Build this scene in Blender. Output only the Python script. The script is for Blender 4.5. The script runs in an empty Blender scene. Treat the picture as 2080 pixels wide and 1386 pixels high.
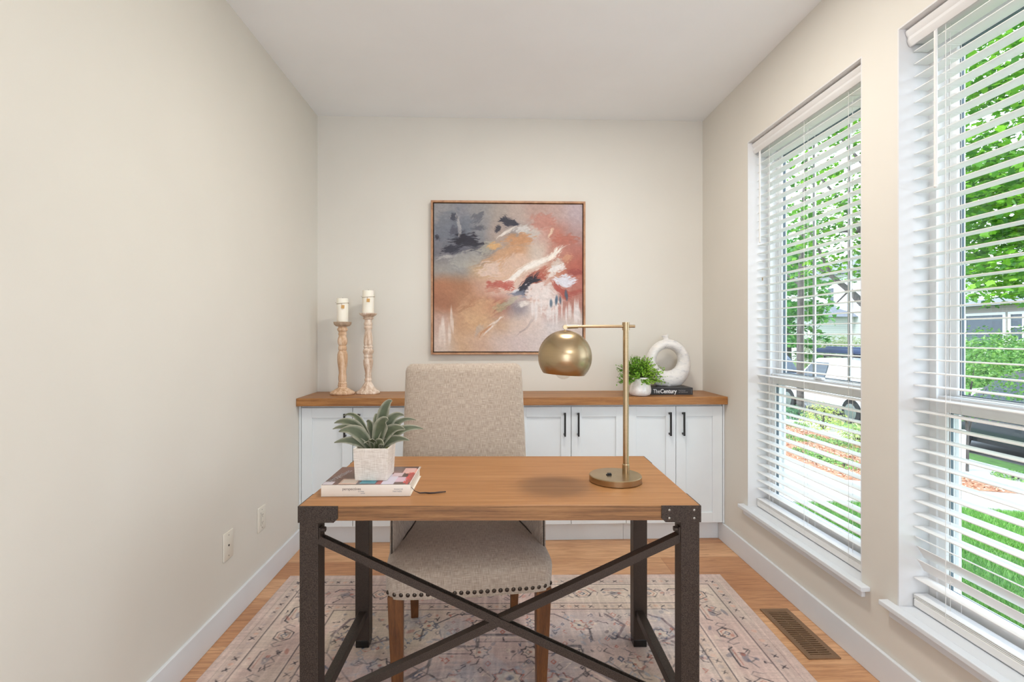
import bpy, bmesh, math, random
import numpy as np
from mathutils import Vector, Matrix, Euler
random.seed(7)
R = math.radians
sc = bpy.context.scene
col = sc.collection

# ------------------------------------------------------------------ camera, sky, lights, exposure
FPX = 1040.0
YAW = math.atan(34 / 1040.0)
cam_d = bpy.data.cameras.new('camera')
cam = bpy.data.objects.new('camera', cam_d); col.objects.link(cam)
cam_d.sensor_width = 36.0
cam_d.lens = 36.0 * FPX / 2080.0
cam_d.shift_x = 8 / 2080.0
cam_d.shift_y = -10 / 2080.0
cam_d.clip_start = 0.02
cam.location = (0, 0, 1.279)
cam.rotation_euler = (R(90), 0, -YAW)
sc.camera = cam

w = bpy.data.worlds.new('sky'); sc.world = w; w.use_nodes = True
nt = w.node_tree; nt.nodes.clear()
wo = nt.nodes.new('ShaderNodeOutputWorld'); bg = nt.nodes.new('ShaderNodeBackground')
tc = nt.nodes.new('ShaderNodeTexCoord'); sp = nt.nodes.new('ShaderNodeSeparateXYZ'); rp = nt.nodes.new('ShaderNodeValToRGB')
mr = nt.nodes.new('ShaderNodeMapRange'); mr.inputs['From Min'].default_value = -1; mr.inputs['From Max'].default_value = 1
rp.color_ramp.elements[0].position = 0.46; rp.color_ramp.elements[0].color = (0.60, 0.70, 0.84, 1)
rp.color_ramp.elements[1].position = 0.52; rp.color_ramp.elements[1].color = (0.90, 0.97, 1.07, 1)
e_ = rp.color_ramp.elements.new(1.0); e_.color = (0.78, 0.92, 1.14, 1)
nt.links.new(tc.outputs['Generated'], sp.inputs[0]); nt.links.new(sp.outputs['Z'], mr.inputs['Value'])
nt.links.new(mr.outputs[0], rp.inputs[0]); nt.links.new(rp.outputs[0], bg.inputs[0]); nt.links.new(bg.outputs[0], wo.inputs[0])
bg.inputs['Strength'].default_value = 2.4

sun_d = bpy.data.lights.new('sun', 'SUN'); sun_d.energy = 2.6; sun_d.angle = R(12); sun_d.color = (1, 0.96, 0.9)
sun = bpy.data.objects.new('sun', sun_d); col.objects.link(sun); sun.rotation_euler = (R(18), R(-34), 0)

cl_d = bpy.data.lights.new('rear_fill_light', 'POINT'); cl_d.shadow_soft_size = 0.16; cl_d.energy = 13; cl_d.color = (0.94, 0.98, 1.0)  # added fill behind the camera to lift ceiling and walls, no real fixture
cl = bpy.data.objects.new('rear_fill_light', cl_d); col.objects.link(cl); cl.location = (0.70, -0.4, 2.15)
rl_d = bpy.data.lights.new('ceiling_lamp_light', 'AREA'); rl_d.shape = 'DISK'; rl_d.size = 0.30; rl_d.energy = 11; rl_d.color = (1, 0.95, 0.88)
rl = bpy.data.objects.new('ceiling_lamp_light', rl_d); col.objects.link(rl); rl.location = (0.42, 2.02, 2.745)

sc.view_settings.view_transform = 'Standard'; sc.view_settings.look = 'None'
sc.view_settings.exposure = 1.18; sc.view_settings.gamma = 1.0; sc.view_settings.use_curve_mapping = False
try:
    sc.cycles.use_denoising = True
    sc.cycles.max_bounces = 14; sc.cycles.diffuse_bounces = 6; sc.cycles.glossy_bounces = 4
    sc.cycles.transparent_max_bounces = 24
    sc.cycles.sample_clamp_indirect = 6.0
except Exception: pass

# ------------------------------------------------------------------ helpers
def lin(c):
    return tuple(((x/255)/12.92 if x/255 <= .04045 else ((x/255+.055)/1.055)**2.4) for x in c)
def lin4(c): return lin(c) + (1.0,)

def tag(o, label=None, cat=None, group=None, kind=None):
    if label: o['label'] = label
    if cat: o['category'] = cat
    if group: o['group'] = group
    if kind: o['kind'] = kind
    return o
def empty(name, loc=(0, 0, 0), rz=0.0):
    o = bpy.data.objects.new(name, None); col.objects.link(o)
    o.empty_display_size = 0.05
    o.location = loc; o.rotation_euler = (0, 0, rz); return o

class MB:
    def __init__(s): s.bm = bmesh.new(); s.cols = None
    def _xf(s, vs, M):
        if M is not None: bmesh.ops.transform(s.bm, matrix=M, verts=vs)
    def box(s, x0, x1, y0, y1, z0, z1, bev=0.0, seg=2, M=None):
        v = bmesh.ops.create_cube(s.bm, size=1.0)['verts']
        bmesh.ops.transform(s.bm, matrix=Matrix.Translation(((x0+x1)/2, (y0+y1)/2, (z0+z1)/2)) @ Matrix.Diagonal((abs(x1-x0), abs(y1-y0), abs(z1-z0), 1)), verts=v)
        if bev > 0:
            es = list({e for q in v for e in q.link_edges})
            r = bmesh.ops.bevel(s.bm, geom=es, offset=bev, segments=seg, affect='EDGES', profile=0.5)
            v = list({q for f in r['faces'] for q in f.verts} | {q for q in v if q.is_valid})
            # every vertex of this island
            seen = set(v); st = list(v)
            while st:
                q = st.pop()
                for e in q.link_edges:
                    o2 = e.other_vert(q)
                    if o2 not in seen: seen.add(o2); st.append(o2)
            v = list(seen)
        s._xf(v, M); return s
    def cyl(s, p0, p1, r0, r1=None, n=20, caps=True):
        p0 = Vector(p0); p1 = Vector(p1); r1 = r0 if r1 is None else r1
        d = p1-p0; q = d.to_track_quat('Z', 'Y').to_matrix().to_4x4()
        v = bmesh.ops.create_cone(s.bm, cap_ends=caps, segments=n, radius1=r0, radius2=r1, depth=d.length)['verts']
        bmesh.ops.transform(s.bm, matrix=Matrix.Translation((p0+p1)/2) @ q, verts=v); return s
    def sph(s, c, r, nu=20, nv=12, sc_=(1, 1, 1)):
        v = bmesh.ops.create_uvsphere(s.bm, u_segments=nu, v_segments=nv, radius=r)['verts']
        bmesh.ops.transform(s.bm, matrix=Matrix.Translation(c) @ Matrix.Diagonal((*sc_, 1)), verts=v); return s
    def lathe(s, prof, c=(0, 0, 0), n=32, M=None):
        rings = []
        for r, z in prof:
            if r < 1e-6: rings.append([s.bm.verts.new((c[0], c[1], c[2]+z))])
            else: rings.append([s.bm.verts.new((c[0]+r*math.cos(2*math.pi*k/n), c[1]+r*math.sin(2*math.pi*k/n), c[2]+z)) for k in range(n)])
        for a, b in zip(rings, rings[1:]):
            for k in range(n):
                k2 = (k+1) % n
                if len(a) == 1 and len(b) == 1: continue
                if len(a) == 1: s.bm.faces.new((a[0], b[k2], b[k]))
                elif len(b) == 1: s.bm.faces.new((a[k], a[k2], b[0]))
                else: s.bm.faces.new((a[k], a[k2], b[k2], b[k]))
        s._xf([v for r in rings for v in r], M); return s
    def tube(s, pts, r, n=8, closed=False):
        pts = [Vector(p) for p in pts]; rings = []
        N = len(pts); up = Vector((0, 0, 1))
        for i, p in enumerate(pts):
            a = pts[(i-1) % N] if (closed or i > 0) else p
            b = pts[(i+1) % N] if (closed or i < N-1) else p
            t = (b-a).normalized()
            u = up - t*up.dot(t)
            if u.length < .2: u = Vector((1, 0, 0)) - t*t.x
            u.normalize(); v = t.cross(u)
            rr = r[i] if isinstance(r, (list, tuple)) else r
            rings.append([s.bm.verts.new(p + (u*math.cos(2*math.pi*k/n)+v*math.sin(2*math.pi*k/n))*rr) for k in range(n)])
        for i in range(N if closed else N-1):
            a, b = rings[i], rings[(i+1) % N]
            for k in range(n): s.bm.faces.new((a[k], a[(k+1) % n], b[(k+1) % n], b[k]))
        if not closed:
            s.bm.faces.new(rings[0][::-1]); s.bm.faces.new(rings[-1])
        return s
    def prism(s, poly, a0, a1, axis='x', M=None):
        """poly in the plane across axis: x->(y,z), y->(x,z), z->(x,y)"""
        def P(p, a): return {'x': (a, p[0], p[1]), 'y': (p[0], a, p[1]), 'z': (p[0], p[1], a)}[axis]
        A = [s.bm.verts.new(P(p, a0)) for p in poly]; B = [s.bm.verts.new(P(p, a1)) for p in poly]
        s.bm.faces.new(A); s.bm.faces.new(B[::-1]); n = len(poly)
        for i in range(n): s.bm.faces.new((A[i], B[i], B[(i+1) % n], A[(i+1) % n]))
        s._xf(A+B, M); return s
    def grid(s, rows, closed=False):
        V = [[s.bm.verts.new(p) for p in r] for r in rows]
        for a, b in zip(V, V[1:]):
            m = len(a)
            for k in range(m if closed else m-1): s.bm.faces.new((a[k], a[(k+1) % m], b[(k+1) % m], b[k]))
        return V
    def build(s, name, mat, parent=None, smooth=None, loc=None, kind=None):
        bmesh.ops.recalc_face_normals(s.bm, faces=s.bm.faces)
        me = bpy.data.meshes.new(name); s.bm.to_mesh(me); s.bm.free()
        if mat: me.materials.append(mat)
        if smooth is not None:
            me.shade_smooth()
            if smooth < 179: me.set_sharp_from_angle(angle=R(smooth))
        o = bpy.data.objects.new(name, me); col.objects.link(o)
        if parent: o.parent = parent
        if loc: o.location = loc
        if kind: o['kind'] = kind
        return o

def raw_mesh(name, verts, faces, mat, parent=None, colors=None, kind=None, smooth=False):
    me = bpy.data.meshes.new(name)
    verts = np.asarray(verts, dtype=np.float32); faces = np.asarray(faces, dtype=np.int32)
    nf, k = faces.shape
    me.vertices.add(len(verts)); me.vertices.foreach_set('co', verts.ravel())
    me.loops.add(nf*k); me.loops.foreach_set('vertex_index', faces.ravel())
    me.polygons.add(nf); me.polygons.foreach_set('loop_start', np.arange(0, nf*k, k, dtype=np.int32))
    me.update(calc_edges=True)
    if colors is not None:
        at = me.color_attributes.new('col', 'FLOAT_COLOR', 'POINT')
        c4 = np.ones((len(verts), 4), dtype=np.float32); c4[:, :3] = colors
        at.data.foreach_set('color', c4.ravel())
    if smooth: me.polygons.foreach_set('use_smooth', np.ones(nf, dtype=bool))
    me.materials.append(mat); me.validate()
    o = bpy.data.objects.new(name, me); col.objects.link(o)
    if parent: o.parent = parent
    if kind: o['kind'] = kind
    return o

# ------------------------------------------------------------------ materials
def nodes(name):
    m = bpy.data.materials.new(name); m.use_nodes = True
    t = m.node_tree; b = t.nodes['Principled BSDF']; return m, t, b
def coords(t, scale=(1, 1, 1), rot=(0, 0, 0)):
    c = t.nodes.new('ShaderNodeTexCoord'); mp = t.nodes.new('ShaderNodeMapping')
    mp.inputs['Scale'].default_value = scale; mp.inputs['Rotation'].default_value = rot
    t.links.new(c.outputs['Object'], mp.inputs[0]); return mp.outputs[0]
def noise(t, vec, scale, detail=4, rough=.5, dist=0.0):
    n = t.nodes.new('ShaderNodeTexNoise'); n.inputs['Scale'].default_value = scale; n.inputs['Detail'].default_value = detail
    n.inputs['Roughness'].default_value = rough; n.inputs['Distortion'].default_value = dist
    if vec is not None: t.links.new(vec, n.inputs['Vector'])
    return n.outputs['Fac']
def ramp(t, fac, stops):
    r = t.nodes.new('ShaderNodeValToRGB'); e = r.color_ramp.elements
    e[0].position, e[0].color = stops[0][0], lin4(stops[0][1]); e[1].position, e[1].color = stops[-1][0], lin4(stops[-1][1])
    for p, c in stops[1:-1]:
        q = e.new(p); q.color = lin4(c)
    t.links.new(fac, r.inputs[0]); return r.outputs[0]
def bump(t, b, h, strength=.1, dist=.01):
    bp = t.nodes.new('ShaderNodeBump'); bp.inputs['Strength'].default_value = strength; bp.inputs['Distance'].default_value = dist
    t.links.new(h, bp.inputs['Height']); t.links.new(bp.outputs[0], b.inputs['Normal'])
def mixc(t, f, a, b, mode='MIX'):
    m = t.nodes.new('ShaderNodeMix'); m.data_type = 'RGBA'; m.blend_type = mode
    for v, i in ((f, 0), (a, 6), (b, 7)):
        if isinstance(v, (int, float)): m.inputs[i].default_value = v
        elif isinstance(v, tuple): m.inputs[i].default_value = v
        else: t.links.new(v, m.inputs[i])
    return m.outputs[2]
def math_(t, op, a, b=None):
    m = t.nodes.new('ShaderNodeMath'); m.operation = op
    for v, i in ((a, 0), (b, 1)):
        if v is None: continue
        if isinstance(v, (int, float)): m.inputs[i].default_value = v
        else: t.links.new(v, m.inputs[i])
    return m.outputs[0]

def paint(name, c, rough=.5, var=.02, bumps=0.0, scale=8, metal=0.0, bscale=250):
    m, t, b = nodes(name); v = coords(t)
    d = tuple(max(0, x*(1-var)) for x in c); u = tuple(min(255, x*(1+var)) for x in c)
    t.links.new(ramp(t, noise(t, v, scale, 3), [(.3, d), (.7, u)]), b.inputs['Base Color'])
    b.inputs['Roughness'].default_value = rough; b.inputs['Metallic'].default_value = metal
    if bumps: bump(t, b, noise(t, v, bscale, 3), bumps, .002)
    return m
def wood(name, c0, c1, c2, sc_=(1, 12, 12), rough=.45, s=3.0, bs=.15):
    m, t, b = nodes(name); v = coords(t, sc_)
    n1 = noise(t, v, s, 8, .6, .6); v2 = coords(t, tuple(q*6 for q in sc_)); n2 = noise(t, v2, s*1.6, 4, .6)
    f = math_(t, 'ADD', math_(t, 'MULTIPLY', n1, .7), math_(t, 'MULTIPLY', n2, .3))
    t.links.new(ramp(t, f, [(.36, c0), (.5, c1), (.64, c2)]), b.inputs['Base Color'])
    b.inputs['Roughness'].default_value = rough; bump(t, b, f, bs, .002); return m
def vcol(name, rough=.6, transl=0.0, bumps=0.0, bsc=200):
    m, t, b = nodes(name); a = t.nodes.new('ShaderNodeVertexColor'); a.layer_name = 'col'
    t.links.new(a.outputs[0], b.inputs['Base Color']); b.inputs['Roughness'].default_value = rough
    if bumps: bump(t, b, noise(t, coords(t), bsc, 3), bumps, .002)
    if transl:
        tr = t.nodes.new('ShaderNodeBsdfTranslucent'); t.links.new(a.outputs[0], tr.inputs[0])
        mx = t.nodes.new('ShaderNodeMixShader'); mx.inputs[0].default_value = transl
        t.links.new(b.outputs[0], mx.inputs[1]); t.links.new(tr.outputs[0], mx.inputs[2])
        t.links.new(mx.outputs[0], t.nodes['Material Output'].inputs[0])
    return m

M_wall = paint('wall_paint', (218, 214, 205), .75, .006, .05, 3, 0, 400)
M_ceil = paint('ceiling_paint', (240, 243, 245), .8, .006, .04, 3, 0, 400)
M_trim = paint('white_trim', (222, 227, 232), .4, .006)
M_jamb = paint('jamb_white', (219, 218, 217), .45, .006)
M_vinyl = paint('window_vinyl', (236, 235, 234), .4, .01)
M_blind = paint('blind_slat', (232, 231, 229), .4, .01)
M_cord = paint('blind_cord', (228, 226, 222), .7, .01)
M_cab = paint('cabinet_paint', (222, 227, 229), .4, .006)
M_black = paint('black_metal', (44, 42, 41), .4, .05, 0, 30, .6)
M_dark = paint('dark_gap', (40, 38, 36), .8)
M_seal = paint('grey_seal', (92, 104, 112), .6)
M_plate = paint('plate_plastic', (222, 217, 205), .4, .01)

def floor_mat():
    m, t, b = nodes('oak_planks')
    v = coords(t)
    bt = t.nodes.new('ShaderNodeTexBrick'); t.links.new(v, bt.inputs['Vector'])
    bt.inputs['Scale'].default_value = 1.0; bt.inputs['Brick Width'].default_value = 1.55; bt.inputs['Row Height'].default_value = .195
    bt.inputs['Mortar Size'].default_value = .0007; bt.inputs['Mortar Smooth'].default_value = .1; bt.inputs['Bias'].default_value = 0
    bt.offset = .37; bt.offset_frequency = 2
    bt.inputs['Color1'].default_value = lin4((230, 184, 140)); bt.inputs['Color2'].default_value = lin4((198, 144, 100)); bt.inputs['Mortar'].default_value = lin4((132, 92, 62))
    n1 = noise(t, coords(t, (1.5, 22, 1)), 4, 7, .6, .8); n2 = noise(t, coords(t, (.6, 1.2, 1)), 2.5, 2)
    g = ramp(t, n1, [(.35, (205, 190, 180)), (.6, (255, 255, 255))])
    c = mixc(t, .8, bt.outputs[0], g, 'MULTIPLY')
    g2 = ramp(t, n2, [(.35, (225, 215, 208)), (.65, (255, 255, 255))])
    c = mixc(t, .8, c, g2, 'MULTIPLY')
    t.links.new(c, b.inputs['Base Color']); b.inputs['Roughness'].default_value = .38
    h = math_(t, 'SUBTRACT', math_(t, 'MULTIPLY', n1, .25), bt.outputs['Fac'])
    bump(t, b, h, .25, .002); return m
M_floor = floor_mat()
M_desk = wood('desk_oak', (146, 98, 54), (162, 112, 66), (174, 126, 80), (.8, 22, 22), .42)
M_desk_edge = wood('desk_oak_edge', (92, 62, 36), (138, 96, 58), (164, 120, 76), (1.2, 30, 55), .5)
M_counter = wood('counter_oak', (122, 76, 34), (156, 104, 52), (180, 128, 74), (1.0, 14, 20), .4)
M_legwood = wood('chair_leg_wood', (70, 40, 18), (100, 60, 28), (124, 78, 38), (14, 14, 1.5), .4)
M_frame = wood('picture_frame_wood', (146, 104, 74), (176, 130, 96), (194, 150, 114), (5, 5, 5), .5)
M_candlewood = wood('whitewashed_wood', (170, 128, 92), (208, 172, 138), (232, 208, 184), (14, 14, 2.0), .65, 3, .4)
M_candlewood2 = wood('pale_whitewashed_wood', (164, 130, 104), (214, 190, 168), (240, 228, 216), (16, 16, 2.4), .65, 3, .4)
M_platewood = wood('weathered_plate_wood', (150, 128, 106), (180, 156, 132), (198, 176, 152), (12, 12, 8), .65)
M_wax = paint('ivory_wax', (246, 240, 226), .45, .01); M_wax.node_tree.nodes['Principled BSDF'].inputs['Subsurface Weight'].default_value = .25
M_wax.node_tree.nodes['Principled BSDF'].inputs['Subsurface Radius'].default_value = (.02, .015, .01)
M_twine = paint('twine', (150, 128, 96), .9)
M_tag = paint('tan_tag', (214, 168, 104), .7)

def steel_mat():
    m, t, b = nodes('hammered_dark_steel'); v = coords(t)
    n = noise(t, v, 650, 3, .6); n2 = noise(t, v, 6, 2)
    t.links.new(ramp(t, n, [(.38, (40, 33, 29)), (.64, (88, 76, 68))]), b.inputs['Base Color'])
    b.inputs['Metallic'].default_value = .55; b.inputs['Roughness'].default_value = .46
    bump(t, b, n, .35, .0012); return m
M_steel = steel_mat()
M_foot = paint('black_plastic_foot', (18, 18, 18), .25)
M_screw = paint('screw_steel', (170, 165, 158), .3, .05, 0, 60, 1.0)
M_nail = paint('aged_nailhead', (74, 66, 60), .28, .15, 0, 80, .95)

def brass_mat(name, ring=False):
    m, t, b = nodes(name)
    v = coords(t, (2, 2, 140))
    n = noise(t, v, 6, 3)
    t.links.new(ramp(t, n, [(.3, (170, 148, 116)), (.7, (180, 158, 126))]), b.inputs['Base Color'])
    b.inputs['Metallic'].default_value = 1.0; b.inputs['Roughness'].default_value = .27
    b.inputs['Anisotropic'].default_value = .6
    bump(t, b, n, .02, .0003); return m
M_brass = brass_mat('antique_brass')
def fabric_mat(name, c0, c1, c2, s=1.0):
    m, t, b = nodes(name)
    tcn = t.nodes.new('ShaderNodeTexCoord'); se = t.nodes.new('ShaderNodeSeparateXYZ'); t.links.new(tcn.outputs['Object'], se.inputs[0])
    yz = math_(t, 'ADD', se.outputs['Y'], se.outputs['Z'])
    def thread(sx, sy):
        cb = t.nodes.new('ShaderNodeCombineXYZ'); t.links.new(math_(t, 'MULTIPLY', se.outputs['X'], sx), cb.inputs[0]); t.links.new(math_(t, 'MULTIPLY', yz, sy), cb.inputs[1])
        return noise(t, cb.outputs[0], 1.0, 2, .5)
    a = thread(520*s, 34*s); d = thread(30*s, 520*s)
    f = math_(t, 'MULTIPLY', math_(t, 'ADD', a, d), .5)
    t.links.new(ramp(t, f, [(.38, c0), (.5, c1), (.62, c2)]), b.inputs['Base Color'])
    b.inputs['Roughness'].default_value = .9; b.inputs['Sheen Weight'].default_value = .25; b.inputs['Sheen Roughness'].default_value = .5
    bump(t, b, f, .5, .0015); return m
M_linen = fabric_mat('linen_fabric', (146, 131, 117), (170, 154, 139), (190, 176, 161))
M_piping = paint('dark_piping', (66, 56, 48), .8)
def glass_mat(name, tint=(.97, .985, .98), refl=1.45):
    m = bpy.data.materials.new(name); m.use_nodes = True; t = m.node_tree; t.nodes.clear()
    o = t.nodes.new('ShaderNodeOutputMaterial'); g = t.nodes.new('ShaderNodeBsdfGlossy'); tr = t.nodes.new('ShaderNodeBsdfTransparent')
    fr = t.nodes.new('ShaderNodeFresnel'); fr.inputs[0].default_value = refl; mx = t.nodes.new('ShaderNodeMixShader')
    g.inputs['Roughness'].default_value = .02; tr.inputs[0].default_value = (*tint, 1)
    ge = t.nodes.new('ShaderNodeNewGeometry'); mt_ = t.nodes.new('ShaderNodeMath'); mt_.operation = 'MULTIPLY'; inv = t.nodes.new('ShaderNodeMath'); inv.operation = 'SUBTRACT'; inv.inputs[0].default_value = 1.0
    t.links.new(ge.outputs['Backfacing'], inv.inputs[1]); t.links.new(fr.outputs[0], mt_.inputs[0]); t.links.new(inv.outputs[0], mt_.inputs[1])
    t.links.new(mt_.outputs[0], mx.inputs[0]); t.links.new(tr.outputs[0], mx.inputs[1]); t.links.new(g.outputs[0], mx.inputs[2]); t.links.new(mx.outputs[0], o.inputs[0]); return m
M_glass = glass_mat('window_glass', (.80, .825, .83))
M_carglass = paint('car_glass', (60, 72, 84), .08, .05)

# ------------------------------------------------------------------ the room
XL, XR, YB, HC = -1.163, 1.448, 3.465, 2.753
YF = -3.0
WT = 0.20
OZ0, OZ1 = 0.318, 2.375
WIN = [(1.955, 2.85), (0.88, 1.78)]

o = MB().box(XL-.1, XR+WT, YF, YB+.12, -.12, 0).build('floor', M_floor); tag(o, kind='structure')
o = MB().box(XL-.1, XR+WT, YF, YB+.12, HC, HC+.12).build('ceiling', M_ceil); tag(o, kind='structure')
o = MB().box(XL-.1, XL, YF, YB+.12, 0, HC).build('wall_left', M_wall); tag(o, kind='structure')
o = MB().box(XL, XR, YB, YB+.12, 0, HC).build('wall_back', M_wall); tag(o, kind='structure')
b = MB()
(a1, b1), (a2, b2) = WIN
b.box(XR, XR+WT, YF, a2, 0, HC).box(XR, XR+WT, b2, a1, 0, HC).box(XR, XR+WT, b1, YB+.12, 0, HC)
for y0, y1 in WIN:
    b.box(XR, XR+WT, y0, y1, 0, OZ0-.03).box(XR, XR+WT, y0, y1, OZ1, HC)
o = b.build('wall_right', M_wall); tag(o, kind='structure')
# unseen rear wall, added with an opening sized to limit sky light coming in
o = MB().box(XL, -.75, YF-.1, YF, 0, HC).box(1.05, XR, YF-.1, YF, 0, HC).box(-.75, 1.05, YF-.1, YF, 2.3, HC).build('wall_front', M_wall); tag(o, kind='structure')
def baseboard(name, x0, x1, y0, y1):
    bb = MB(); bb.box(x0, x1, y0, y1, 0.0, .115, .003, 2); return tag(bb.build(name, M_trim), kind='structure')
baseboard('baseboard_left', XL, XL+.014, YF, 3.195)
baseboard('baseboard_right', XR-.014, XR, YF, 3.195)
for i, (y0, y1) in enumerate(WIN):
    s = MB()
    s.box(XR-.036, XR, y0-.045, y1+.045, .300, .3185, .003, 2).box(XR-.002, XR+.118, y0+.001, y1-.001, .300, .3185)
    s.box(XR-.016, XR-.0005, y0-.02, y1+.02, .268, .2999, .002, 1)
    tag(s.build('trim_%d' % (i+1), M_trim), kind='structure')

def window(n, y0, y1):
    root = empty('window_%d' % n, (XR+.1, (y0+y1)/2, OZ0)); tag(root, kind='structure')
    X, Yc, Z = XR+.1, (y0+y1)/2, OZ0
    def L(bx): return bx
    j = MB()   # painted reveal boards
    j.box(0-.1, .02, y1-.006-Yc, y1-Yc, 0, OZ1-Z).box(-.1, .02, y0-Yc, y0+.006-Yc, 0, OZ1-Z).box(-.1, .02, y0+.006-Yc, y1-.006-Yc, OZ1-.006-Z, OZ1-Z)
    j.build('jamb', M_jamb, root)
    xa, xb = 1.560-X, 1.647-X
    f = MB()   # outer vinyl frame with stepped tracks
    for s_ in (0, 1):
        ye = (y1-.006-Yc) if s_ else (y0+.006-Yc); d = -1 if s_ else 1
        f.box(xa, xb, ye, ye+d*.018, 0, OZ1-.006-Z)
        f.box(xa, xa+.008, ye+d*.018, ye+d*.028, 0, OZ1-.006-Z)
        f.box(1.599-X, 1.604-X, ye+d*.018, ye+d*.030, 0, OZ1-.006-Z)
        f.box(1.638-X, xb, ye+d*.018, ye+d*.032, 0, OZ1-.006-Z)
    f.box(xa, xb, y0+.006-Yc, y1-.006-Yc, OZ1-.046-Z, OZ1-.006-Z)
    f.box(xa, xb, y0+.006-Yc, y1-.006-Yc, 0, .02)
    f.build('window_frame', M_vinyl, root)
    ga, gb = y0+.067-Yc, y1-.067-Yc
    sa, sb = y0+.026-Yc, y1-.026-Yc
    def sash(name, x0, x1, z0, z1, zt, zb, gx):
        s = MB()
        s.box(x0, x1, sa, ga, z0-Z, z1-Z, .003, 1).box(x0, x1, gb, sb, z0-Z, z1-Z, .003, 1)
        s.box(x0, x1, ga-.001, gb+.001, z0-Z, zb-Z).box(x0, x1, ga-.001, gb+.001, zt-Z, z1-Z)
        so = s.build(name, M_vinyl, root)
        g = MB().box(gx-.002, gx+.002, ga, gb, zb-Z, zt-Z).build('pane', M_glass, so)
        k = MB()
        for a, c in ((ga, ga+.003), (gb-.003, gb)): k.box(gx-.006, gx+.006, a, c, zb-Z, zt-Z)
        k.box(gx-.006, gx+.006, ga, gb, zb-Z, zb+.003-Z).box(gx-.006, gx+.006, ga, gb, zt-.003-Z, zt-Z)
        k.build('glazing_seal', M_seal, so)
        return so, ga, gb
    lo, _, _ = sash('lower_sash', 1.568-X, 1.598-X, .336, 1.070, 1.016, .40, 1.583-X)
    up, _, _ = sash('upper_sash', 1.605-X, 1.637-X, 1.02, 2.33, 2.28, 1.074, 1.621-X)
    k = MB()
    for q in (1/3, 2/3):
        yy = ga+(gb-ga)*q; k.box(1.6245-X, 1.632-X, yy-.009, yy+.009, 1.076-Z, 2.279-Z)
    k.build('muntin', M_vinyl, up)
    lk = MB()
    lk.box(1.560-X, 1.580-X, -.03, .03, 1.0702-Z, 1.082-Z, .003, 2)
    lk.build('sash_lock', M_vinyl, lo)
    t = MB().box(1.5595-X, 1.568-X, ga, gb, 1.055-Z, 1.068-Z, .002, 1).build('sash_rail', M_vinyl, lo)
    return root
window(1, *WIN[0]); window(2, *WIN[1])

def blind(n, y0, y1, label, wand_top, wand_bot, tilted):
    yc = (y0+y1)/2; X = 1.522
    root = empty('window_blind', (X, yc, OZ0+.003)); Z = OZ0+.003
    tag(root, label, 'blind', 'white horizontal blinds in the window recesses')
    e0, e1 = y0+.012-yc, y1-.012-yc
    # moulded valance
    prof = [(1.476, 2.368), (1.470, 2.360), (1.471, 2.350), (1.478, 2.338), (1.476, 2.326), (1.480, 2.314), (1.486, 2.306), (1.492, 2.306), (1.492, 2.368)]
    MB().prism([(p[0]-X, p[1]-Z) for p in prof], y0+.008-yc, y1-.008-yc, 'y').build('valance', M_jamb, root, 25)
    MB().box(1.497-X, 1.549-X, e0, e1, 2.315-Z, 2.362-Z, .003, 1).build('head_rail', M_blind, root)
    sl = MB(); z = 2.288; zs = []
    while z > .395:
        zs.append(z); z -= .0455
    for zz in zs:
        ang = 0
        for tz, ta in tilted:
            if abs(zz-tz) < .023: ang = ta
        jit = random.uniform(-.6, .6)
        Mx = Matrix.Translation((0, 0, zz-Z)) @ Matrix.Rotation(R(ang+jit), 4, 'Y')
        q = MB.__new__(MB); q.bm = sl.bm
        poly = []
        for k in range(7):
            x = -.025+.05*k/6; poly.append((x, .0014*(1-(x/.025)**2)+.0013))
        for k in range(6, -1, -1):
            x = -.025+.05*k/6; poly.append((x, .0014*(1-(x/.025)**2)-.0013))
        q.prism(poly, e0, e1, 'y', Mx)
    sl.build('slats', M_blind, root, 30)
    st = MB()
    for zz in (.3525, .3575, .3625): st.box(-.025, .025, e0, e1, zz-Z, zz+.0028-Z)
    st.build('stacked_slats', M_blind, root)
    MB().box(-.026, .026, e0, e1, .0015, .03, .004, 2).build('bottom_rail', M_blind, root)
    L = y1-y0
    for yy in (e1-.13, (e0+e1)/2, e0+.13):
        c = MB()
        for xx in (-.0265, .0265): c.cyl((xx, yy, .015), (xx, yy, 2.315-Z), .0009, n=6)
        c.cyl((0, yy+.012, .03), (0, yy+.012, 2.315-Z), .0009, n=6)
        for zz in zs: c.cyl((-.0265, yy, zz-.0022-Z), (.0265, yy, zz-.0022-Z), .0007, n=5)
        c.build('ladder_cord', M_cord, root)
    wy = e1-(.055 if n == 1 else .105)
    wd = MB().cyl((1.484-X, wy, wand_bot-Z), (1.484-X, wy, wand_top-Z), .0052, n=6).sph((1.484-X, wy, wand_bot-Z), .006, 8, 6)
    wd.cyl((1.484-X, wy, wand_top-Z), (1.50-X, wy, wand_top+.02-Z), .002, n=6)
    wd.build('tilt_wand', M_cord, root, 40)
    if n == 1:
        MB().cyl((1.49-X, e1-.07, 1.585-Z), (1.49-X, e1-.07, 1.60-Z), .003, n=8).build('cord_tassel', M_twine, root)
    return root
blind(1, *WIN[0], 'white horizontal blind in the farther window, next to the back wall cabinets', 2.30, 1.80, [])
blind(2, *WIN[1], 'white horizontal blind in the nearer window, with a few slats tilted near its bottom', 2.30, 1.78, [(.559, 25), (.513, 58), (.468, 58)])

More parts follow.
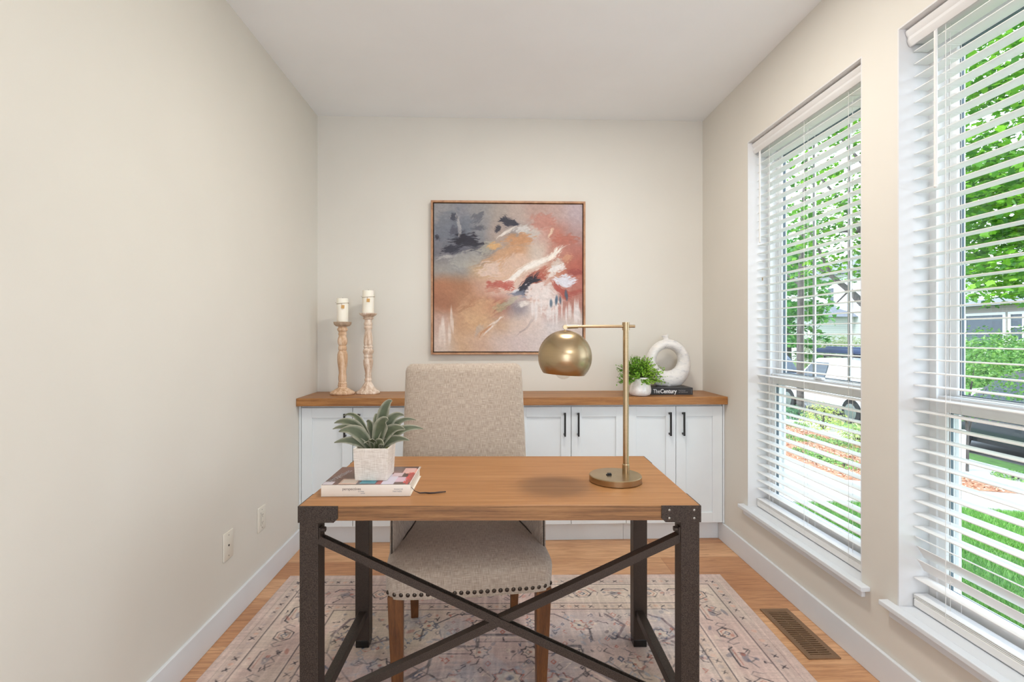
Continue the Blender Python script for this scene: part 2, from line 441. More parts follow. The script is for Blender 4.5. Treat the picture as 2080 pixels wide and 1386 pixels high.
# ------------------------------------------------------------------ cabinets along the back wall
SEAMS = [-1.147, -.84, -.526, -.19, .151, .490, .831, 1.141, 1.434]
FY, CB = 3.150, 3.463
def shaker_door(x0, x1, z0, z1, xc, hside, root, Y0):
    d = MB(); st = .062; f, bk = FY-.020-Y0, FY-.001-Y0
    a, c = x0+.0015-xc, x1-.0015-xc
    d.box(a, a+st, f, bk, z0, z1, .0012, 1).box(c-st, c, f, bk, z0, z1, .0012, 1)
    d.box(a+st-.0005, c-st+.0005, f, bk, z1-st, z1, .0012, 1).box(a+st-.0005, c-st+.0005, f, bk, z0, z0+st, .0012, 1)
    d.box(a+st-.002, c-st+.002, f+.010, bk, z0+st-.002, z1-st+.002)
    do = d.build('door', M_cab, root)
    hx = (c-.040) if hside > 0 else (a+.040)
    h = MB(); h.box(hx-.005, hx+.005, f-.034, f-.024, .667, .812, .001, 1)
    for zz in (.672, .797): h.box(hx-.005, hx+.005, f-.0245, f+.001, zz, zz+.010)
    h.build('handle', M_black, do)
labs = ['white shaker cabinet unit at the left end, below the two candlesticks',
        'white shaker cabinet unit mostly hidden behind the linen chair back',
        'white shaker cabinet unit right of the chair, behind the brass lamp',
        'white shaker cabinet unit at the right end, below the black book and ring vase']
for u in range(4):
    x0, xm, x1 = SEAMS[2*u], SEAMS[2*u+1], SEAMS[2*u+2]
    xa = XL+.002 if u == 0 else x0+.001; xb = XR-.002 if u == 3 else x1-.001
    xc = (x0+x1)/2; Y0 = 3.3
    root = empty('cabinet', (xc, Y0, 0)); tag(root, labs[u], 'cabinet', 'white shaker cabinets under the wood counter')
    c = MB(); t_ = .018
    c.box(xa-xc, xb-xc, FY-Y0, CB-Y0, .118, .136).box(xa-xc, xb-xc, FY-Y0, CB-Y0, .84, .858)
    c.box(xa-xc, x0+.016-xc, FY-Y0, CB-Y0, .136, .84).box(x1-.016-xc, xb-xc, FY-Y0, CB-Y0, .136, .84)
    c.box(x0+.016-xc, x1-.016-xc, CB-.01-Y0, CB-Y0, .136, .84)
    if u == 0: c.box(xa-xc, x0-.002-xc, FY-.018-Y0, FY-Y0, .12, .858)
    if u == 3: c.box(x1+.002-xc, xb-xc, FY-.018-Y0, FY-Y0, .12, .858)
    c.build('body', M_cab, root)
    MB().box(xa-xc, xb-xc, 3.200-Y0, 3.216-Y0, .0, .118).build('toe_kick', M_cab, root)
    shaker_door(x0, xm, .123, .845, xc, 1, root, Y0); shaker_door(xm, x1, .123, .845, xc, -1, root, Y0)
ct = MB(); ct.box(XL+.001, XR-.001, 3.088, YB-.001, .860, .907, .002, 2)
tag(ct.build('countertop', M_counter), 'long oak countertop on the white cabinets along the back wall', 'countertop')

# ------------------------------------------------------------------ candlesticks and candles
K = 3.3/1040/3.465
P1 = [(0,845),(78,845),(84,838),(84,830),(72,820),(60,815),(45,805),(30,796),(28,788),(31,784),(31,776),(26,772),(29,768),(29,760),(25,756),(27,740),(28,720),(26,705),(24,690),(28,660),(33,620),(35,590),(34,560),(29,540),(24,531),(28,526),(29,515),(28,505),(24,497),(30,485),(33,465),(31,445),(26,432),(25,424),(28,418),(28,408),(25,402),(30,392),(35,386),(35,376),(30,370),(28,364),(30,360),(45,357),(58,345),(61,328),(57,327),(54,334),(0,336)]
P2 = [(0,832),(78,832),(82,826),(78,815),(58,802),(44,786),(34,768),(24,752),(22,746),(25,740),(25,730),(21,722),(20,714),(24,706),(20,692),(26,660),(32,630),(34,600),(31,590),(26,582),(30,576),(30,566),(27,558),(33,548),(37,535),(33,520),(27,512),(32,506),(32,500),(26,493),(30,485),(31,470),(30,440),(25,402),(21,382),(28,372),(28,360),(25,354),(29,346),(29,334),(24,325),(25,310),(38,302),(38,298),(28,294),(38,288),(56,275),(62,268),(62,265),(57,264),(54,268),(0,269)]
def candlestick(x, y, P, mat, scale, label):
    root = empty('candlestick', (x, y, .907)); tag(root, label, 'candlestick', 'turned wooden candlesticks on the counter')
    zb = P[0][1]; pr = [(r*K*scale[0], (zb-v)*K*scale[1]) for r, v in P]
    cut = next(i for i in range(len(pr)-1, 0, -1) if P[i][0] <= 30 and i < len(P)-3)
    MB().lathe(pr[:cut+1]+[(0, pr[cut][1])], n=40).build('stem', mat, root, 50)
    MB().lathe([(0, pr[cut][1])]+pr[cut:], n=40).build('drip_plate', M_platewood if mat is M_candlewood else mat, root, 50)
    return pr[-1][1]
def candle(x, y, z, r, h, label, ty, tx):
    root = empty('candle', (x, y, z)); tag(root, label, 'candle', 'ivory pillar candles on the candlesticks')
    MB().lathe([(0, 0), (r*.98, 0), (r, .003), (r, h-.004), (r*.95, h), (r*.7, h-.002), (0, h-.005)], n=36).build('wax', M_wax, root, 50)
    MB().cyl((0, 0, h-.006), (.001, 0, h+.006), .0012, n=6).build('wick', M_dark, root)
    zt = h*ty
    t = MB(); pts = [(math.cos(a)*(r+.0015), math.sin(a)*(r+.0015), zt+.004*math.sin(a*1+1)) for a in [2*math.pi*k/28 for k in range(28)]]
    t.tube(pts, .0013, 6, True); t.tube([(tx, -r-.001, zt-.003), (tx, -r-.003, zt-.012)], .001, 5)
    t.tube([(-r, -.004, zt+.002), (-r-.009, -.007, zt+.006)], .001, 5); t.tube([(r, -.004, zt), (r+.008, -.007, zt+.003)], .001, 5)
    t.build('twine', M_twine, root)
    MB().box(tx-.010, tx+.010, -r-.0045, -r-.003, zt-.034, zt-.012, M=Matrix.Rotation(R(4), 4, 'Y')).build('paper_tag', M_tag, root)
t1 = candlestick(-.949, 3.30, P1, M_candlewood, (1.0, .975), 'shorter tan turned wooden candlestick at the left end of the counter')
candle(-.949, 3.30, .907+t1+.0005, .0355, .157, 'ivory pillar candle on the shorter tan candlestick', .80, .006)
t2 = candlestick(-.796, 3.34, P2, M_candlewood2, (1.0, 1.0), 'taller whitewashed turned wooden candlestick, second from the left wall')
candle(-.796, 3.34, .907+t2+.0005, .0365, .150, 'ivory pillar candle on the taller whitewashed candlestick', .72, .004)

# ------------------------------------------------------------------ text helper
def text_mesh(name, body, size, mat, parent, M, extrude=.0003, bold=0.0, sx=1.0, shear=0, align='LEFT', width=None):
    cu = bpy.data.curves.new(name, 'FONT'); cu.body = body; cu.size = size; cu.extrude = extrude; cu.offset = bold; cu.shear = shear; cu.align_x = align
    ob = bpy.data.objects.new(name+'_tmp', cu); col.objects.link(ob)
    dg = bpy.context.evaluated_depsgraph_get(); me = bpy.data.meshes.new_from_object(ob.evaluated_get(dg))
    bpy.data.objects.remove(ob)
    if width: xs_ = [v.co.x for v in me.vertices]; sx = width/(max(xs_)-min(xs_))
    me.name = name; me.transform(M @ Matrix.Diagonal((sx, 1, 1, 1))); me.materials.clear(); me.materials.append(mat)
    o2 = bpy.data.objects.new(name, me); col.objects.link(o2); o2.parent = parent; return o2
UP = Matrix.Rotation(R(90), 4, 'X')
M_white = paint('white_ink', (235, 235, 235), .5); M_grayink = paint('grey_ink', (150, 148, 150), .6); M_darkink = paint('brown_ink', (112, 96, 92), .6)
M_pages = wood('book_pages', (205, 198, 186), (224, 218, 206), (234, 229, 219), (1, 1, 90), .8, 4)

# counter book
bk = empty('book', (1.143, 3.205, .907), R(-1)); tag(bk, 'black hardcover book lying flat under the white ring vase', 'book')
M_cover = paint('black_book_cover', (44, 42, 42), .4)
w2, dp, th = .132, .17, .045
cv = MB(); cv.box(-w2, w2, 0, dp, 0, .003).box(-w2, w2, 0, dp, th-.003, th).box(-w2, w2, 0, .004, .003, th-.003)
cv.build('cover', M_cover, bk)
MB().box(-w2+.004, w2-.004, .004, dp-.004, .003, th-.003).build('pages', M_pages, bk)
T0 = Matrix.Translation((-w2+.012, -.0003, .011)) @ UP
text_mesh('title', 'The', .036, M_white, bk, T0, bold=.0003, width=.043)
text_mesh('title', 'Century', .036, M_white, bk, Matrix.Translation((-w2+.0575, -.0003, .011)) @ UP, bold=.0009, width=.104)
text_mesh('subtitle', 'Peter Jennings', .0095, M_grayink, bk, Matrix.Translation((.042, -.0003, .025)) @ UP, sx=.8)
text_mesh('subtitle', 'and Todd Brewster', .0095, M_grayink, bk, Matrix.Translation((.042, -.0003, .014)) @ UP, sx=.8)
MB().box(w2-.009, w2-.008, -.0004, 0, .008, .036).build('spine_mark', M_grayink, bk)

# ring vase
def vase():
    m, t, b_ = nodes('whitewashed_ceramic'); n = noise(t, coords(t, (3, 3, 9)), 5, 6, .65, .8)
    c = ramp(t, n, [(.3, (200, 200, 204)), (.46, (226, 224, 222)), (.7, (238, 234, 230))])
    n2 = noise(t, coords(t), 38, 4, .7); c = mixc(t, ramp(t, n2, [(.64, (0, 0, 0)), (.69, (255, 255, 255))]), c, lin4((150, 146, 146)))
    t.links.new(c, b_.inputs['Base Color']); b_.inputs['Roughness'].default_value = .7; bump(t, b_, n2, .5, .003)
    root = empty('vase', (1.160, 3.328, .953)); tag(root, 'white ring-shaped ceramic vase with a round hole standing on the black book', 'vase')
    q = MB(); rows = []
    NT = 56
    for i in range(NT):
        th_ = 2*math.pi*i/NT
        O = Vector((.147*math.cos(th_), .140+.166*math.sin(th_))); I = Vector((-.008+.074*math.cos(th_), .170+.072*math.sin(th_)))
        c_ = (O+I)/2; a = (O-I)/2; row = []
        for k in range(20):
            ph = 2*math.pi*k/20; p = c_ + a*math.cos(ph); z = max(0.0, p.y); row.append((p.x, .046*math.sin(ph)*(1.0 if p.y > .03 else .95), z))
        rows.append(row)
    rows.append(rows[0]); q.grid(rows, True); bmesh.ops.remove_doubles(q.bm, verts=q.bm.verts, dist=1e-5)
    q.build('ring', m, root, 60)
    Mx = Matrix.Translation((-.012, 0, .302)) @ Matrix.Rotation(R(-14), 4, 'Y')
    q = MB(); q.lathe([(.020, -.012), (.017, .006), (.018, .018), (.024, .028), (.024, .031), (.016, .031), (.012, .01), (0, .008)], n=24, M=Mx); q.build('neck', m, root, 50)
vase()

# ------------------------------------------------------------------ leaf clouds
def leaves(name, centers, normals, sizes, cols, mat, parent=None, shape='maple', kind=None):
    if shape == 'maple':
        pr = [(0, -.42), (.16, -.30), (.40, -.36), (.40, -.08), (.54, .14), (.30, .24), (.16, .40), (0, .54), (-.16, .40), (-.30, .24), (-.54, .14), (-.40, -.08), (-.40, -.36), (-.16, -.30)]
    elif shape == 'blade': pr = [(0, -.5), (.16, -.15), (.17, .15), (0, .5), (-.17, .15), (-.16, -.15)]
    else: pr = [(0, -.5), (.28, 0), (0, .5), (-.28, 0)]
    n = len(pr); N = len(centers); rng = np.random.default_rng(5)
    nrm = np.array(normals, dtype=float); nrm /= np.linalg.norm(nrm, axis=1, keepdims=True)+1e-9
    rv = rng.normal(size=(N, 3)); u = np.cross(nrm, rv); u /= np.linalg.norm(u, axis=1, keepdims=True)+1e-9; v = np.cross(nrm, u)
    C = np.array(centers, dtype=float); S = np.array(sizes, dtype=float)[:, None]
    k = n+1; V = np.zeros((N, k, 3)); V[:, 0] = C + nrm*S*.05
    for i, (a, c_) in enumerate(pr): V[:, i+1] = C + (u*a+v*c_)*S - nrm*S*.12*(a*a+c_*c_)*2
    idx = np.array([[0, i+1, (i+1) % n+1] for i in range(n)])
    F = (np.arange(N)[:, None, None]*k + idx[None]).reshape(-1, 3)
    CC = np.repeat(np.array(cols)[:, None, :], k, axis=1).reshape(-1, 3)
    return raw_mesh(name, V.reshape(-1, 3), F, mat, parent, CC, kind)
M_leafsmall = vcol('small_leaf', .55, .25)
def lincols(a):
    a = np.clip(np.asarray(a, dtype=float)/255, 0, 1); return np.where(a <= .04045, a/12.92, ((a+.055)/1.055)**2.4)

# small potted bush on counter
def small_bush():
    rng = np.random.default_rng(11)
    root = empty('potted_plant', (.928, 3.172, .907)); tag(root, 'small bushy bright green plant in a round white pot on the counter', 'plant')
    m, t, b_ = nodes('marbled_white_ceramic'); n = noise(t, coords(t), 14, 5, .6, 1.5)
    t.links.new(ramp(t, n, [(.3, (222, 212, 205)), (.6, (240, 238, 236))]), b_.inputs['Base Color']); b_.inputs['Roughness'].default_value = .45
    MB().lathe([(0, 0), (.045, 0), (.060, .006), (.068, .022), (.069, .04), (.064, .07), (.057, .10), (.055, .116), (.050, .116), (.050, .10), (0, .098)], n=36).build('pot', m, root, 50)
    st = MB(); C, Nn, S, Cc = [], [], [], []
    for i in range(230):
        th_ = rng.uniform(0, 2*math.pi); el = rng.uniform(0, 1.0)**.8-.03 if rng.random() > .15 else -.12
        el = el*math.pi/2; d = np.array([math.cos(el)*math.cos(th_), math.cos(el)*math.sin(th_), math.sin(el)])
        Lr = rng.uniform(.095, .150); base = np.array([.02*math.cos(th_), .02*math.sin(th_), .10])
        tip = base + d*Lr*np.array([1.0, .75, .98]) + np.array([0, 0, .008])
        mid = (base+tip)/2+np.array([0, 0, .012])
        st.tube([base, mid, tip], .0009, 4)
        for q in range(13):
            f = .35+.65*q/12; p = base*(1-f)**2+2*mid*f*(1-f)+tip*f*f + rng.normal(size=3)*.005
            C.append(p); Nn.append(d*.4+rng.normal(size=3)*.6+np.array([0, 0, .5])); S.append(rng.uniform(.011, .018))
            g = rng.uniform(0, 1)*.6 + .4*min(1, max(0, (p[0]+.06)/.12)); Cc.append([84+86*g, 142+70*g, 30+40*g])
    # stray twig to the left
    for (tx, tz) in ((-.135, .135), (-.125, .165), (.115, .118)):
        base = np.array([0, 0, .108]); tip = np.array([tx, -.01, tz])
        st.tube([base, (base+tip)/2+np.array([0, 0, -.004]), tip], .001, 4)
        for q in range(14):
            f = .6+.4*q/13; C.append(base*(1-f)+tip*f+rng.normal(size=3)*.0045); Nn.append(rng.normal(size=3)+np.array([0, 0, .5])); S.append(.011); Cc.append([70, 120, 50])
    st.build('stems', paint('stem_green', (84, 104, 50), .6), root)
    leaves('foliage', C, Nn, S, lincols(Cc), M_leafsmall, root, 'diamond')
small_bush()

# ------------------------------------------------------------------ numpy value noise
def vnoise(x, y, seed=0):
    r = np.random.default_rng(seed).random((64, 64)); xi = np.floor(x).astype(int); yi = np.floor(y).astype(int); fx = x-xi; fy = y-yi
    fx = fx*fx*(3-2*fx); fy = fy*fy*(3-2*fy); g = lambda a, b_: r[a % 64, b_ % 64]
    return (g(xi, yi)*(1-fx)+g(xi+1, yi)*fx)*(1-fy)+(g(xi, yi+1)*(1-fx)+g(xi+1, yi+1)*fx)*fy
def fbm(x, y, seed=0, o=4):
    s = 0; a = .5; t_ = 0
    for i in range(o): s = s+a*vnoise(x*2**i, y*2**i, seed+i); t_ += a; a *= .5
    return s/t_

# ------------------------------------------------------------------ painting
def painting():
    x0, x1, z0, z1 = -.402, .633, 1.156, 2.185; xc = (x0+x1)/2
    root = empty('painting', (xc, YB-.001, z0)); tag(root, 'square abstract painting in rust, blush, grey and navy hanging on the back wall', 'painting')
    W = x1-x0; H = z1-z0; fw = .013; D = .04
    f = MB(); f.box(-W/2, -W/2+fw, -D, 0, 0, H, .001, 1).box(W/2-fw, W/2, -D, 0, 0, H, .001, 1).box(-W/2+fw, W/2-fw, -D, 0, 0, fw, .001, 1).box(-W/2+fw, W/2-fw, -D, 0, H-fw, H, .001, 1)
    f.build('frame', M_frame, root)
    MB().box(-W/2+fw, W/2-fw, -.012, -.002, fw, H-fw).build('backing', M_dark, root)
    G = np.array([
     [(150,148,150),(138,138,146),(150,147,147),(168,155,146),(182,162,152),(184,152,140),(186,156,148),(186,166,170)],
     [(128,130,140),(112,116,127),(138,138,142),(168,150,140),(150,140,138),(196,166,154),(188,122,104),(176,142,138)],
     [(122,120,128),(104,104,116),(120,118,126),(170,150,136),(196,146,104),(198,180,166),(188,128,110),(180,112,98)],
     [(156,150,144),(152,150,148),(192,160,124),(206,164,124),(208,174,148),(214,192,178),(192,130,102),(180,96,76)],
     [(180,122,86),(174,122,86),(198,154,130),(214,182,168),(216,186,172),(192,124,100),(206,176,166),(184,112,98)],
     [(170,114,82),(178,128,92),(186,132,94),(176,106,82),(150,140,146),(214,198,192),(194,146,136),(180,124,110)],
     [(196,162,146),(196,152,114),(206,162,118),(196,160,130),(208,184,170),(216,196,188),(206,196,196),(206,188,180)],
     [(208,186,172),(206,168,134),(204,168,144),(208,184,174),(208,188,184),(210,194,190),(206,194,192),(208,192,186)]], dtype=float)
    n = 470; s, t = np.meshgrid(np.linspace(0, 1, n), np.linspace(0, 1, n))
    ws = s + .07*(fbm(s*5, t*5, 3)-.5)+.03*(fbm(s*16+t*10, t*6, 9)-.5); wt = t + .07*(fbm(s*5+9, t*5, 5)-.5)+.03*(fbm(s*9, t*16+5, 12)-.5)
    gx = np.clip(ws*8-.5, 0, 6.999); gy = np.clip(wt*8-.5, 0, 6.999); xi = gx.astype(int); yi = gy.astype(int)
    fx = (gx-xi)[..., None]; fy = (gy-yi)[..., None]; fx = fx*fx*(3-2*fx); fy = fy*fy*(3-2*fy)
    C = (G[yi, xi]*(1-fx)+G[yi, xi+1]*fx)*(1-fy)+(G[yi+1, xi]*(1-fx)+G[yi+1, xi+1]*fx)*fy
    hs = s + .035*(fbm(s*9, t*9, 21)-.5)*2; ht = t + .035*(fbm(s*9+4, t*9, 25)-.5)*2
    B = [(.13,.17,.13,.10,0,(112,118,130),.6),(.30,.10,.05,.04,-20,(96,98,110),.7),(.12,.095,.028,.026,0,(70,72,86),.8),(.13,.18,.04,.025,0,(84,84,98),.7),(.20,.24,.085,.042,0,(48,46,58),.95),
     (.12,.305,.08,.026,-8,(56,56,70),.9),(.26,.275,.09,.018,4,(52,50,62),.9),(.27,.31,.03,.02,-40,(80,80,90),.8),(.30,.17,.05,.018,-10,(88,88,100),.7),(.03,.235,.014,.022,0,(58,56,68),.9),(.33,.275,.05,.006,8,(52,50,62),.8),
     (.16,.14,.012,.07,-12,(188,182,178),.6),(.10,.35,.07,.012,-4,(200,196,190),.6),(.22,.38,.12,.05,-12,(172,168,160),.7),(.35,.30,.06,.035,-30,(176,170,152),.7),
     (.51,.115,.05,.032,12,(58,58,72),.95),(.55,.13,.02,.02,0,(60,60,74),.9),(.435,.17,.014,.03,28,(62,60,72),.9),(.49,.195,.075,.011,-33,(226,216,206),.9),(.60,.17,.055,.035,-25,(206,202,198),.85),(.66,.20,.05,.035,20,(190,186,180),.7),
     (.57,.25,.085,.04,-8,(202,142,88),.8),(.40,.29,.045,.025,-10,(218,164,96),.8),(.45,.36,.12,.04,-22,(206,154,108),.7),(.38,.45,.085,.05,-15,(216,190,178),.8),(.52,.42,.13,.05,-30,(210,178,160),.6),
     (.73,.12,.08,.06,0,(190,122,106),.7),(.88,.24,.08,.035,-10,(182,104,84),.8),(.80,.20,.01,.035,0,(226,206,176),.7),
     (.655,.42,.225,.020,-33,(228,220,210),.95),(.58,.47,.16,.014,-31,(232,224,216),.9),(.80,.33,.055,.03,-40,(232,224,212),.95),(.83,.40,.035,.035,40,(206,196,186),.8),(.90,.37,.035,.025,-15,(206,150,112),.8),
     (.72,.475,.075,.035,-28,(180,96,74),.9),(.70,.51,.08,.03,-8,(176,86,66),.9),(.44,.55,.085,.026,4,(184,84,68),.85),(.51,.545,.04,.03,-40,(192,92,78),.8),(.40,.58,.05,.025,0,(190,120,96),.6),
     (.63,.535,.085,.025,-38,(46,44,58),.95),(.60,.57,.05,.028,-30,(54,54,68),.95),(.69,.515,.04,.018,5,(50,48,62),.9),(.56,.60,.06,.022,-20,(120,126,146),.85),(.62,.62,.06,.012,-15,(150,154,172),.7),(.55,.575,.03,.01,-40,(214,214,222),.8),
     (.88,.515,.065,.034,-8,(214,216,228),.95),(.83,.44,.045,.022,-20,(226,222,220),.9),(.80,.49,.012,.05,40,(222,214,208),.8),(.95,.465,.07,.018,6,(160,74,66),.85),(.86,.585,.07,.030,38,(178,78,64),.9),(.93,.60,.06,.02,10,(176,84,70),.8),
     (.71,.60,.085,.065,0,(222,208,204),.95),(.76,.66,.07,.09,0,(222,210,206),.9),(.60,.68,.05,.018,-25,(232,224,216),.8),(.45,.695,.05,.028,-20,(168,158,124),.8),(.52,.66,.05,.022,-25,(184,176,152),.7),
     (.30,.73,.14,.07,-20,(210,168,126),.6),(.22,.66,.10,.02,-40,(196,148,112),.5),(.36,.86,.07,.010,-48,(226,212,204),.8),(.40,.80,.06,.008,-38,(230,218,210),.8),(.345,.86,.06,.009,-48,(190,128,82),.7),(.30,.85,.05,.02,-45,(176,166,160),.5),
     (.59,.86,.06,.007,-33,(164,148,146),.7),(.64,.82,.04,.006,-33,(176,160,158),.6),(.93,.96,.08,.05,0,(206,182,168),.5)]
    for (cx, cy, rx, ry, an, c, al) in B:
        a = R(an); dx = hs-cx; dy = ht-cy; u = (dx*math.cos(a)+dy*math.sin(a))/rx; v = (-dx*math.sin(a)+dy*math.cos(a))/ry
        br = fbm(u*2.5+cx*50, v*6+cy*37, 31, 3)
        d = np.sqrt(u*u+v*v)+ 1.5*(br-.5)+.35*(fbm(s*60+t*40, t*12-s*8, 33, 2)-.5); m = np.clip((1.25-d)/.62, 0, 1); m = (m*m*(3-2*m)*al)[..., None]; C = C*(1-m)+np.array(c, float)*m
    rngp = np.random.default_rng(4)
    for i in range(46):   # vertical drips
        if i < 30: cx = rngp.uniform(.66, .99); cy = rngp.uniform(.68, .76); c = (222, 212, 210)
        elif i < 36: cx = rngp.uniform(.77, .92); cy = rngp.uniform(.60, .68); c = (74, 100, 124)
        else: cx = rngp.uniform(.03, .14); cy = rngp.uniform(.76, .92); c = (222, 204, 192)
        ry = rngp.uniform(.05, .10) if not 30 <= i < 36 else .035; rx = rngp.uniform(.005, .013)
        u = (s-cx+.006*(fbm(s*3, t*12, 40+i % 9)-.5))/rx; v = (t-cy)/ry; m = np.clip((1-np.sqrt(u*u+v*v))/.5, 0, 1)[..., None]*.75; C = C*(1-m)+np.array(c, float)*m
    C *= (1+.10*(fbm(s*40+t*25, t*60-s*30, 60, 3)-.5)+.05*(vnoise(s*160, t*160, 61)-.5))[..., None]
    C = lincols((C-150)*1.04+142)
    gl = C.mean(-1, keepdims=True); C = C*.82+gl*.18
    W2 = W-2*fw-.012; H2 = H-2*fw-.012
    xs = (s-.5)*W2; zs = fw+.006+(1-t)*H2
    # a stretched canvas: painted front grid plus side returns
    V = np.stack([xs, np.full_like(xs, -.030)+.0006*fbm(s*60, t*60, 70, 2), zs], -1).reshape(-1, 3)
    i_ = np.arange(n*n).reshape(n, n); F = np.stack([i_[:-1, :-1], i_[1:, :-1], i_[1:, 1:], i_[:-1, 1:]], -1).reshape(-1, 4)
    edge = np.concatenate([i_[0, :], i_[1:, -1], i_[-1, ::-1][1:], i_[::-1, 0][1:-1]])
    V2 = V[edge].copy(); V2[:, 1] = -.012; base = len(V); m_ = len(edge); e = np.arange(m_); e2 = (e+1) % m_
    F2 = np.stack([edge[e], edge[e2], base+e2, base+e], -1)
    Cf = C.reshape(-1, 3)
    raw_mesh('canvas', np.vstack([V, V2]), np.vstack([F, F2]), vcol('canvas_paint', .7), root, np.vstack([Cf, Cf[edge]]))
painting()

# ------------------------------------------------------------------ wall plates, floor vent
def plate(y0, y1, z0, z1, kind):
    yc, zc = (y0+y1)/2, (z0+z1)/2
    lab = 'white rectangular electrical outlet on the left wall, nearer the cabinets' if kind == 'outlet' else 'white cover plate with small centre hole on the left wall, farther from the cabinets'
    root = empty('outlet_plate' if kind == 'outlet' else 'cable_plate', (XL, yc, zc)); tag(root, lab, 'wall plate')
    h, w_ = (z1-z0)/2, (y1-y0)/2
    MB().box(.0002, .006, -w_, w_, -h, h, .0025, 3).build('cover', M_plate, root, 40)
    if kind == 'outlet':
        MB().box(.006, .0085, -.017, .017, -.034, .034, .001, 1).build('receptacle', M_plate, root)
        s = MB()
        for zz in (-.019, .019):
            for yy in (-.006, .006): s.box(.0084, .0088, yy-.0011, yy+.0011, zz-.004, zz+.004)
            s.cyl((.0084, 0, zz-.009), (.0088, 0, zz-.009), .0022, n=10)
        s.box(.0084, .0088, -.0172, -.0162, -.034, .034)
        s.build('slots', M_dark, root)
    else:
        MB().cyl((.006, 0, 0), (.0075, 0, 0), .0045, n=12).build('socket', M_dark, root)
    for zz in (-.045, .045): MB().cyl((.006, 0, zz), (.0068, 0, zz), .003, n=10).build('screw', M_screw, root)
plate(2.256, 2.338, .295, .418, 'cable'); plate(2.583, 2.667, .297, .419, 'outlet')

def vent():
    m = paint('bronze_register', (134, 106, 80), .42, .03, 0, 30, .35)
    root = empty('floor_vent', (1.318, 2.166, 0)); tag(root, 'brown metal floor vent with dark slots between the rug and the right wall', 'vent')
    W, L = .066, .185; iw, il = .043, .160
    f = MB(); f.box(-W, -iw, -L, L, .0, .006, .002, 2).box(iw, W, -L, L, 0, .006, .002, 2).box(-iw-.001, iw+.001, -L, -il, 0, .006, .002, 2).box(-iw-.001, iw+.001, il, L, 0, .006, .002, 2)
    f.build('frame', m, root)
    l = MB()
    n = 23
    for k in range(n):
        y = -il + (k+.5)*2*il/n; l.box(-iw, iw, y-.0038, y+.0038, .001, .0055)
    l.box(-.0015, .0015, -il, il, .001, .0045)
    l.build('louvers', m, root)
    MB().box(-iw, iw, -il, il, .0002, .0008).build('duct_opening', M_dark, root)
vent()

